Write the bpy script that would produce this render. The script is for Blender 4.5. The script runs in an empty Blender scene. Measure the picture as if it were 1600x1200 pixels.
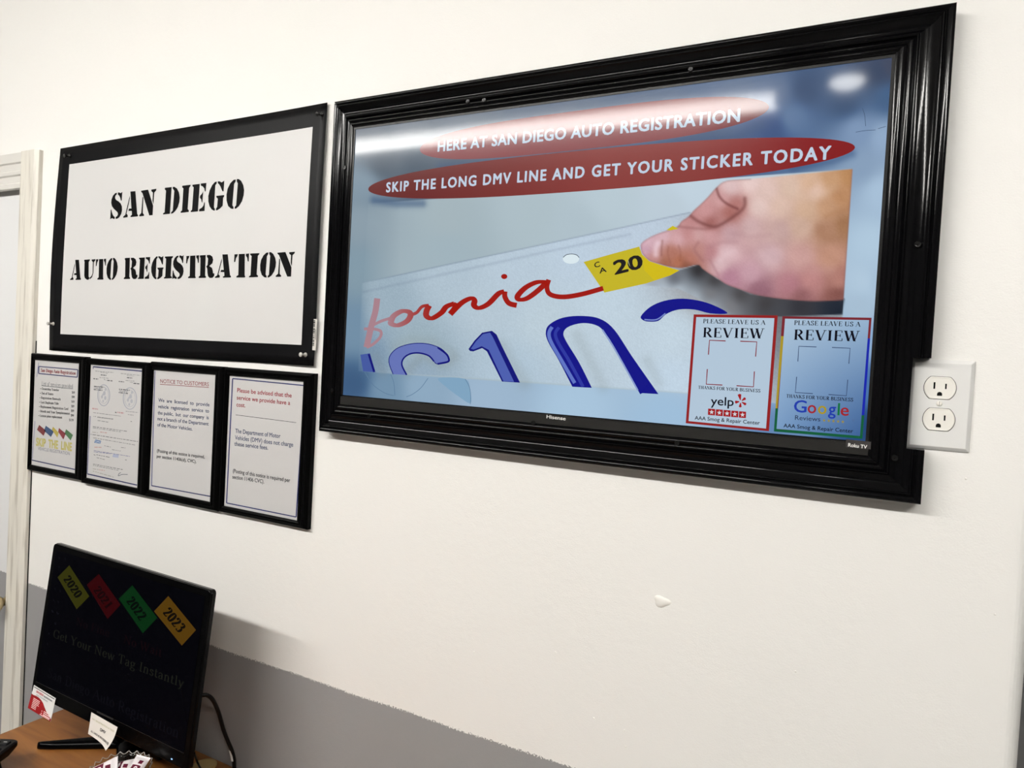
import bpy, bmesh, math, random
import numpy as np
from mathutils import Vector, Matrix
random.seed(7)
PI = math.pi
scene = bpy.context.scene
COL = scene.collection
rng = np.random.default_rng(5)

# ------------------------------------------------------------------ camera, exposure, lights
F_PX = 1103.742
CAM_R = Vector((0.8841351, 0.4639766, 0.0550525))      # right
CAM_D = Vector((0.0620043, 0.0002726, -0.9980758))     # down
CAM_F = Vector((-0.4630989, 0.8858474, -0.0285275))    # forward
CAM_P = Vector((0.900691, -1.055896, 1.628360))
cam = bpy.data.objects.new('camera', bpy.data.cameras.new('camera'))
COL.objects.link(cam)
cam.data.sensor_width = 36.0
cam.data.lens = 36.0 * F_PX / 1600.0
cam.data.clip_start = 0.02
m = Matrix((CAM_R, -CAM_D, -CAM_F)).transposed().to_4x4()
m.translation = CAM_P
cam.matrix_world = m
scene.camera = cam
scene.view_settings.view_transform = 'Standard'
scene.view_settings.look = 'None'
scene.view_settings.exposure = 0.0
scene.view_settings.gamma = 1.0
scene.view_settings.use_curve_mapping = False
world = bpy.data.worlds.new('world')
scene.world = world
world.use_nodes = True
world.node_tree.nodes['Background'].inputs[0].default_value = (1, 0.97, 0.92, 1)
world.node_tree.nodes['Background'].inputs[1].default_value = 0.3
TUBE_STRENGTH = 116.0      # fluorescent tubes of the ceiling fixture
SPOT_STRENGTH = 110.0      # round ceiling lamp
LIGHT_TINT = (1.0, 0.978, 0.935)

# ------------------------------------------------------------------ helpers
def lin(c):
    return tuple(((x / 255) / 12.92) if x / 255 <= 0.04045 else (((x / 255) + 0.055) / 1.055) ** 2.4 for x in c)

def lin_np(a):
    a = np.clip(a / 255.0, 0, 1)
    return np.where(a <= 0.04045, a / 12.92, ((a + 0.055) / 1.055) ** 2.4)

class Plane:
    """a flat surface in the room: 2-D metres (a, b) on it <-> points of the photograph"""
    def __init__(s, O, ex, ez):
        s.O = Vector(O); s.ex = Vector(ex).normalized(); s.ez = Vector(ez).normalized()
        s.n = s.ex.cross(s.ez).normalized()           # towards the viewer
    def px(s, u, v, off=0.0):
        d = CAM_R * ((u - 800) / F_PX) + CAM_D * ((v - 600) / F_PX) + CAM_F
        o = s.O + s.n * off
        t = (o - CAM_P).dot(s.n) / d.dot(s.n)
        q = CAM_P + d * t - s.O
        return (q.dot(s.ex), q.dot(s.ez))
    def at(s, a, b, off=0.0):
        return s.O + s.ex * a + s.ez * b + s.n * off
    def P(s, u, v, off=0.0):
        a, b = s.px(u, v, off)
        return s.at(a, b, off)

def wall_plane(y):
    return Plane((0, y, 0), (1, 0, 0), (0, 0, 1))
WALL = wall_plane(0.0)

def proj(v):
    d = Vector(v) - CAM_P
    z = d.dot(CAM_F)
    return (800 + F_PX * d.dot(CAM_R) / z, 600 + F_PX * d.dot(CAM_D) / z)

def on_z(u, v, z):
    d = CAM_R * ((u - 800) / F_PX) + CAM_D * ((v - 600) / F_PX) + CAM_F
    return CAM_P + d * ((z - CAM_P.z) / d.z)

class MB:
    def __init__(s):
        s.v = []; s.f = []; s.c = []
    def poly(s, pts, col=None):
        n = len(s.v)
        s.v += [tuple(p) for p in pts]; s.f.append(list(range(n, n + len(pts))))
        s.c += [col or (1, 1, 1)] * len(pts)
    def mesh(s, verts, faces, col=None):
        n = len(s.v)
        s.v += [tuple(p) for p in verts]
        s.f += [[i + n for i in f] for f in faces]
        s.c += [col or (1, 1, 1)] * len(verts)
    def box(s, x0, x1, y0, y1, z0, z1, M=None):
        vs = [Vector((x, y, z)) for z in (z0, z1) for y in (y0, y1) for x in (x0, x1)]
        if M is not None: vs = [M @ v for v in vs]
        s.mesh(vs, [(0, 2, 3, 1), (4, 5, 7, 6), (0, 1, 5, 4), (2, 6, 7, 3), (0, 4, 6, 2), (1, 3, 7, 5)])
    def lathe(s, prof, M, n=24, cap=True):
        """prof: (radius, height) pairs, revolved about the local z axis"""
        vs = []; fs = []
        for (r, h) in prof:
            for k in range(n):
                a = 2 * PI * k / n
                vs.append(M @ Vector((r * math.cos(a), r * math.sin(a), h)))
        for i in range(len(prof) - 1):
            for k in range(n):
                k2 = (k + 1) % n
                fs.append((i * n + k, i * n + k2, (i + 1) * n + k2, (i + 1) * n + k))
        if cap:
            fs.append(tuple(reversed(range(n)))); fs.append(tuple(range((len(prof) - 1) * n, len(prof) * n)))
        s.mesh(vs, fs)
    def tube(s, path, r, n=10, rad=None):
        path = [Vector(p) for p in path]; vs = []; fs = []
        up = Vector((0.13, 0.21, 0.97)).normalized()
        for i, p in enumerate(path):
            t = (path[min(i + 1, len(path) - 1)] - path[max(i - 1, 0)]).normalized()
            a = t.cross(up)
            if a.length < 1e-4: a = t.cross(Vector((1, 0, 0)))
            a.normalize(); b = t.cross(a).normalized()
            rr = rad[i] if rad else r
            for k in range(n):
                an = 2 * PI * k / n
                vs.append(p + a * (rr * math.cos(an)) + b * (rr * math.sin(an)))
        for i in range(len(path) - 1):
            for k in range(n):
                k2 = (k + 1) % n
                fs.append((i * n + k, i * n + k2, (i + 1) * n + k2, (i + 1) * n + k))
        fs.append(tuple(reversed(range(n)))); fs.append(tuple(range((len(path) - 1) * n, len(path) * n)))
        s.mesh(vs, fs)
    def build(s, name, mat, parent=None, bevel=0, smooth=False, colors=False, segs=2, recalc=True, soft=0):
        me = bpy.data.meshes.new(name)
        me.from_pydata(s.v, [], s.f)
        if colors:
            at = me.color_attributes.new('Col', 'FLOAT_COLOR', 'POINT')
            arr = np.ones((len(s.v), 4), dtype=np.float32)
            arr[:, :3] = np.array(s.c, dtype=np.float32)
            at.data.foreach_set('color', arr.ravel())
        if recalc and not colors:
            bm = bmesh.new(); bm.from_mesh(me)
            bmesh.ops.recalc_face_normals(bm, faces=bm.faces)
            bm.to_mesh(me); bm.free()
        me.update()
        o = bpy.data.objects.new(name, me)
        COL.objects.link(o)
        if mat: me.materials.append(mat)
        if smooth:
            for p in me.polygons: p.use_smooth = True
        if soft:
            for p in me.polygons: p.use_smooth = True
            me.set_sharp_from_angle(angle=math.radians(soft))
        if bevel:
            b = o.modifiers.new('bevel', 'BEVEL'); b.width = bevel; b.segments = segs; b.limit_method = 'ANGLE'
            b.angle_limit = math.radians(35)
            for p in me.polygons: p.use_smooth = True
            w = o.modifiers.new('wn', 'WEIGHTED_NORMAL'); w.keep_sharp = False
        if parent is not None: adopt(o, parent)
        return o

def adopt(o, parent):
    o.parent = parent
    def world_of(q):
        if q.parent is None: return q.matrix_basis.copy()
        return world_of(q.parent) @ q.matrix_parent_inverse @ q.matrix_basis
    o.matrix_parent_inverse = world_of(parent).inverted()

def thing(name, label, cat, loc, group=None):
    o = bpy.data.objects.new(name, None); COL.objects.link(o)
    o.empty_display_size = 0.05
    o.location = loc; o['label'] = label; o['category'] = cat
    if group: o['group'] = group
    return o
def tag(o, label, cat, group=None):
    o['label'] = label; o['category'] = cat
    if group: o['group'] = group
    return o
def struct(o):
    o['kind'] = 'structure'; return o

# ------------------------------------------------------------------ materials
def mat(name, col=(0.8, 0.8, 0.8), rough=0.5, metal=0.0, spec=0.5, coat=0.0, bump=0.0, bscale=200.0, emis=None, estr=0.0):
    m = bpy.data.materials.new(name); m.use_nodes = True
    nt = m.node_tree; b = nt.nodes['Principled BSDF']
    b.inputs['Base Color'].default_value = (*col, 1)
    b.inputs['Roughness'].default_value = rough
    b.inputs['Metallic'].default_value = metal
    b.inputs['Specular IOR Level'].default_value = spec
    if coat:
        b.inputs['Coat Weight'].default_value = coat; b.inputs['Coat Roughness'].default_value = 0.1
    if emis:
        b.inputs['Emission Color'].default_value = (*emis, 1); b.inputs['Emission Strength'].default_value = estr
    if bump:
        tc = nt.nodes.new('ShaderNodeNewGeometry'); no = nt.nodes.new('ShaderNodeTexNoise'); bp = nt.nodes.new('ShaderNodeBump')
        no.inputs['Scale'].default_value = bscale; no.inputs['Detail'].default_value = 4
        nt.links.new(tc.outputs['Position'], no.inputs['Vector'])
        nt.links.new(no.outputs['Fac'], bp.inputs['Height'])
        bp.inputs['Strength'].default_value = bump; bp.inputs['Distance'].default_value = 0.001
        nt.links.new(bp.outputs['Normal'], b.inputs['Normal'])
    return m

def attr_mat(name, rough, emit=0.0, spec=0.5):
    m = bpy.data.materials.new(name); m.use_nodes = True
    nt = m.node_tree; b = nt.nodes['Principled BSDF']
    a = nt.nodes.new('ShaderNodeAttribute'); a.attribute_name = 'Col'
    b.inputs['Roughness'].default_value = rough
    b.inputs['Specular IOR Level'].default_value = spec
    if emit:
        b.inputs['Base Color'].default_value = (0.001, 0.001, 0.0015, 1)
        nt.links.new(a.outputs['Color'], b.inputs['Emission Color'])
        b.inputs['Emission Strength'].default_value = emit
    else:
        nt.links.new(a.outputs['Color'], b.inputs['Base Color'])
    return m

def paint_mat(name='wall_paint', upper=(0.82, 0.805, 0.775)):
    """white wall paint over a grey lower band with a ragged edge"""
    m = bpy.data.materials.new(name); m.use_nodes = True
    nt = m.node_tree; b = nt.nodes['Principled BSDF']; N = nt.nodes.new; L = nt.links.new
    g = N('ShaderNodeNewGeometry'); sp = N('ShaderNodeSeparateXYZ'); L(g.outputs['Position'], sp.inputs[0])
    def noise(scale, detail=3):
        n = N('ShaderNodeTexNoise'); n.inputs['Scale'].default_value = scale; n.inputs['Detail'].default_value = detail
        L(g.outputs['Position'], n.inputs['Vector']); return n
    def math_(op, a, bb):
        n = N('ShaderNodeMath'); n.operation = op
        for i, x in enumerate((a, bb)):
            if isinstance(x, (int, float)): n.inputs[i].default_value = x
            else: L(x, n.inputs[i])
        return n.outputs[0]
    n1 = noise(330, 2); n2 = noise(9, 2)
    e = math_('ADD', math_('MULTIPLY', math_('SUBTRACT', n1.outputs['Fac'], 0.5), 0.016), math_('MULTIPLY', math_('SUBTRACT', n2.outputs['Fac'], 0.5), 0.008))
    z = math_('ADD', sp.outputs['Z'], e)
    fac = N('ShaderNodeMapRange'); fac.inputs[1].default_value = 0.9815; fac.inputs[2].default_value = 0.9822
    L(z, fac.inputs[0])
    mx = N('ShaderNodeMix'); mx.data_type = 'RGBA'
    L(fac.outputs[0], mx.inputs[0])
    mx.inputs[6].default_value = (0.275, 0.27, 0.272, 1)
    mx.inputs[7].default_value = (*upper, 1)
    L(mx.outputs[2], b.inputs['Base Color'])
    b.inputs['Roughness'].default_value = 0.55
    b.inputs['Specular IOR Level'].default_value = 0.35
    h = math_('ADD', math_('MULTIPLY', noise(420, 3).outputs['Fac'], 0.5), noise(60, 3).outputs['Fac'])
    bp = N('ShaderNodeBump'); bp.inputs['Strength'].default_value = 0.38; bp.inputs['Distance'].default_value = 0.0012
    L(h, bp.inputs['Height']); L(bp.outputs['Normal'], b.inputs['Normal'])
    return m

def dirty_white_mat():
    """old white gloss paint with grey wood showing through in vertical streaks"""
    m = bpy.data.materials.new('worn_white_paint'); m.use_nodes = True
    nt = m.node_tree; b = nt.nodes['Principled BSDF']; N = nt.nodes.new; L = nt.links.new
    g = N('ShaderNodeNewGeometry'); mp = N('ShaderNodeMapping'); L(g.outputs['Position'], mp.inputs[0])
    mp.inputs['Scale'].default_value = (60, 60, 4)
    n = N('ShaderNodeTexNoise'); n.inputs['Scale'].default_value = 1.4; n.inputs['Detail'].default_value = 5
    L(mp.outputs[0], n.inputs['Vector'])
    r = N('ShaderNodeValToRGB')
    r.color_ramp.elements[0].position = 0.28; r.color_ramp.elements[0].color = (0.42, 0.38, 0.32, 1)
    r.color_ramp.elements[1].position = 0.52; r.color_ramp.elements[1].color = (0.71, 0.68, 0.61, 1)
    L(n.outputs['Fac'], r.inputs[0]); L(r.outputs[0], b.inputs['Base Color'])
    b.inputs['Roughness'].default_value = 0.45
    return m

def wood_mat():
    m = bpy.data.materials.new('orange_wood'); m.use_nodes = True
    nt = m.node_tree; b = nt.nodes['Principled BSDF']; N = nt.nodes.new; L = nt.links.new
    g = N('ShaderNodeNewGeometry'); mp = N('ShaderNodeMapping'); L(g.outputs['Position'], mp.inputs[0])
    mp.inputs['Scale'].default_value = (3, 26, 26); mp.inputs['Rotation'].default_value = (0, 0, 0.06)
    n = N('ShaderNodeTexNoise'); n.inputs['Scale'].default_value = 1.6; n.inputs['Detail'].default_value = 6; n.inputs['Distortion'].default_value = 0.6
    L(mp.outputs[0], n.inputs['Vector'])
    r = N('ShaderNodeValToRGB')
    r.color_ramp.elements[0].position = 0.3; r.color_ramp.elements[0].color = (0.155, 0.052, 0.009, 1)
    r.color_ramp.elements[1].position = 0.72; r.color_ramp.elements[1].color = (0.28, 0.112, 0.024, 1)
    L(n.outputs['Fac'], r.inputs[0]); L(r.outputs[0], b.inputs['Base Color'])
    b.inputs['Roughness'].default_value = 0.42
    return m

def glass_mat(name, rough=0.05, fac=0.035, tint=(1, 1, 1)):
    """thin clear pane: what lies behind plus a Fresnel reflection"""
    m = bpy.data.materials.new(name); m.use_nodes = True
    nt = m.node_tree; N = nt.nodes.new; L = nt.links.new
    nt.nodes.remove(nt.nodes['Principled BSDF'])
    t = N('ShaderNodeBsdfTransparent'); t.inputs[0].default_value = (*tint, 1)
    g = N('ShaderNodeBsdfGlossy'); g.inputs['Roughness'].default_value = rough
    f = N('ShaderNodeLayerWeight'); pw = N('ShaderNodeMath'); pw.operation = 'POWER'; pw.inputs[1].default_value = 5.0
    ma = N('ShaderNodeMath'); ma.operation = 'MULTIPLY_ADD'; ma.inputs[1].default_value = 1.0 - fac; ma.inputs[2].default_value = fac
    L(f.outputs['Facing'], pw.inputs[0]); L(pw.outputs[0], ma.inputs[0])
    x = N('ShaderNodeMixShader'); L(ma.outputs[0], x.inputs[0]); L(t.outputs[0], x.inputs[1]); L(g.outputs[0], x.inputs[2])
    L(x.outputs[0], nt.nodes['Material Output'].inputs[0])
    return m

M_WALL = paint_mat()
M_CEIL = mat('ceiling_paint', (0.80, 0.78, 0.74), 0.8)
M_DIM = mat('grey_room_paint', (0.17, 0.168, 0.165), 0.6)
M_FLOOR = mat('floor_tile', (0.22, 0.21, 0.195), 0.4)
M_TRIM = dirty_white_mat()
M_DOOR = paint_mat('door_paint', (0.70, 0.70, 0.70))
M_WOOD = wood_mat()
M_BRASS = mat('aged_brass', (0.56, 0.47, 0.30), 0.32, 0.9)
M_DARK = mat('dark_gap', (0.004, 0.004, 0.004), 0.7, spec=0.1)
M_MOULD = mat('black_gloss_paint', (0.0016, 0.0016, 0.002), 0.10, spec=0.15, bump=0.03, bscale=260)
M_BEZEL = mat('tv_bezel_plastic', (0.006, 0.006, 0.006), 0.35, spec=0.2)
M_SCREEN = attr_mat('tv_image', 0.19, 1.0, 0.038)
M_SCREEN.node_tree.nodes['Principled BSDF'].inputs['Coat Weight'].default_value = 0.16
M_SCREEN.node_tree.nodes['Principled BSDF'].inputs['Coat Roughness'].default_value = 0.064
M_LOGO = mat('logo_print', (0.75, 0.75, 0.73), 0.5)
M_PRINT = attr_mat('ink', 0.6, 0, 0.2)
M_PAPER = mat('white_paper', (0.56, 0.55, 0.545), 0.6, spec=0.3)
M_POSTER_BLACK = mat('poster_black_ink', (0.0025, 0.0025, 0.003), 0.40, spec=0.10)
M_POSTER_WHITE = mat('poster_white', (0.61, 0.602, 0.595), 0.45)
M_DOCFRAME = mat('document_frame_black', (0.0012, 0.0012, 0.0012), 0.28, spec=0.05)
M_PANE = glass_mat('frame_pane', 0.06)
M_PLATE = mat('outlet_plate_plastic', (0.73, 0.725, 0.71), 0.25)
M_RECEPT = mat('outlet_plastic', (0.80, 0.775, 0.72), 0.28)
M_SCREW = mat('screw_metal', (0.55, 0.54, 0.52), 0.35, 0.7)
M_BLACKSCREW = mat('black_screw', (0.006, 0.006, 0.006), 0.25, spec=0.25)
M_MON = mat('monitor_plastic', (0.0010, 0.0010, 0.0012), 0.2, spec=0.05)
M_MONEDGE = mat('monitor_edge_plastic', (0.002, 0.002, 0.0022), 0.2, spec=0.14)
M_MONSCREEN = attr_mat('monitor_image', 0.25, 0.42, 0.01)
M_PINBLACK = mat('black_pin_plastic', (0.01, 0.01, 0.01), 0.25)
M_PINWHITE = mat('clear_pin_plastic', (0.55, 0.53, 0.49), 0.2)
M_STEEL = mat('steel', (0.6, 0.6, 0.6), 0.3, 1.0)
M_CORD = mat('cord_rubber', (0.004, 0.004, 0.004), 0.4, spec=0.2)
M_PHONE = mat('phone_plastic', (0.002, 0.002, 0.0025), 0.38, spec=0.14)
M_KEY = mat('key_rubber', (0.010, 0.010, 0.012), 0.5, spec=0.2)
M_BOWL = glass_mat('cut_glass', 0.08, tint=(0.93, 0.93, 0.92))
M_WRAP = attr_mat('candy_wrapper', 0.3)
M_TAN = mat('tan_plug', (0.36, 0.25, 0.10), 0.5)
M_TUBE = mat('lit_tube', (0.9, 0.9, 0.9), 0.4, emis=LIGHT_TINT, estr=TUBE_STRENGTH)
M_SPOT = mat('lit_lamp', (0.9, 0.9, 0.9), 0.4, emis=LIGHT_TINT, estr=SPOT_STRENGTH)
M_ENAMEL = mat('white_enamel', (0.8, 0.8, 0.78), 0.4)
M_LED = mat('blue_led', (0.1, 0.15, 0.3), 0.3, emis=(0.3, 0.55, 1.0), estr=1.5)
M_SPACKLE = mat('spackle', (0.83, 0.81, 0.765), 0.5)

# ------------------------------------------------------------------ lettering
_cache = {}
def sans(txt, bold=0.0, track=1.0):
    """built-in sans lettering as (verts2d, faces, cap height)"""
    key = (txt, bold, track)
    if key in _cache: return _cache[key]
    if bold:
        v, f, c = sans(txt, 0.0, track)[:3]; V = []; Fc = []
        for dx, dy in ((-1, 0), (1, 0), (0, -.8), (0, .8), (-.7, -.6), (.7, .6), (-.7, .6), (.7, -.6)):
            n = len(V); V += [(x + dx * bold, y + dy * bold) for x, y in v]; Fc += [[i + n for i in q] for q in f]
        _cache[key] = (V, Fc, c, len(v)); return _cache[key]
    cu = bpy.data.curves.new('t', 'FONT'); cu.body = txt; cu.space_character = track
    cu.resolution_u = 3
    o = bpy.data.objects.new('t', cu); COL.objects.link(o)
    dg = bpy.context.evaluated_depsgraph_get(); dg.update()
    me = o.evaluated_get(dg).to_mesh()
    v = [(p.co.x, p.co.y) for p in me.vertices]; f = [list(p.vertices) for p in me.polygons]
    o.evaluated_get(dg).to_mesh_clear()
    bpy.data.objects.remove(o); bpy.data.curves.remove(cu)
    _cache[key] = (v, f, 0.729)
    return _cache[key]
def sans_cap():
    v, f, _ = sans('H')[:3]; return max(p[1] for p in v)

def smooth_path(pts, n=6):
    """Catmull-Rom through pts"""
    if len(pts) < 3: return list(pts)
    closed = pts[0] == pts[-1]
    out = []
    L = len(pts)
    for i in range(L - 1):
        p1, p2 = pts[i], pts[i + 1]
        if closed:
            p0 = pts[i - 1] if i > 0 else pts[L - 2]; p3 = pts[i + 2] if i + 2 < L else pts[1]
        else:
            p0 = pts[max(i - 1, 0)]; p3 = pts[min(i + 2, L - 1)]
        for k in range(n):
            t = k / n
            out.append(tuple(0.5 * (2 * b + (c - a) * t + (2 * a - 5 * b + 4 * c - d) * t * t + (3 * b - a - 3 * c + d) * t ** 3)
                             for a, b, c, d in zip(p0, p1, p2, p3)))
    out.append(tuple(pts[-1])); return out

def ribbon(path, wfun):
    """strip of quads along a 2-D path; wfun(index fraction, tangent) = full width"""
    vs = []; fs = []
    n = len(path)
    for i, p in enumerate(path):
        a = path[max(i - 1, 0)]; b = path[min(i + 1, n - 1)]
        tx, ty = b[0] - a[0], b[1] - a[1]; l = math.hypot(tx, ty) or 1
        tx /= l; ty /= l
        w = wfun(i / max(n - 1, 1), (tx, ty)) / 2
        vs += [(p[0] - ty * w, p[1] + tx * w), (p[0] + ty * w, p[1] - tx * w)]
    for i in range(n - 1):
        fs.append([2 * i, 2 * i + 1, 2 * i + 3, 2 * i + 2])
    return vs, fs

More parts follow.
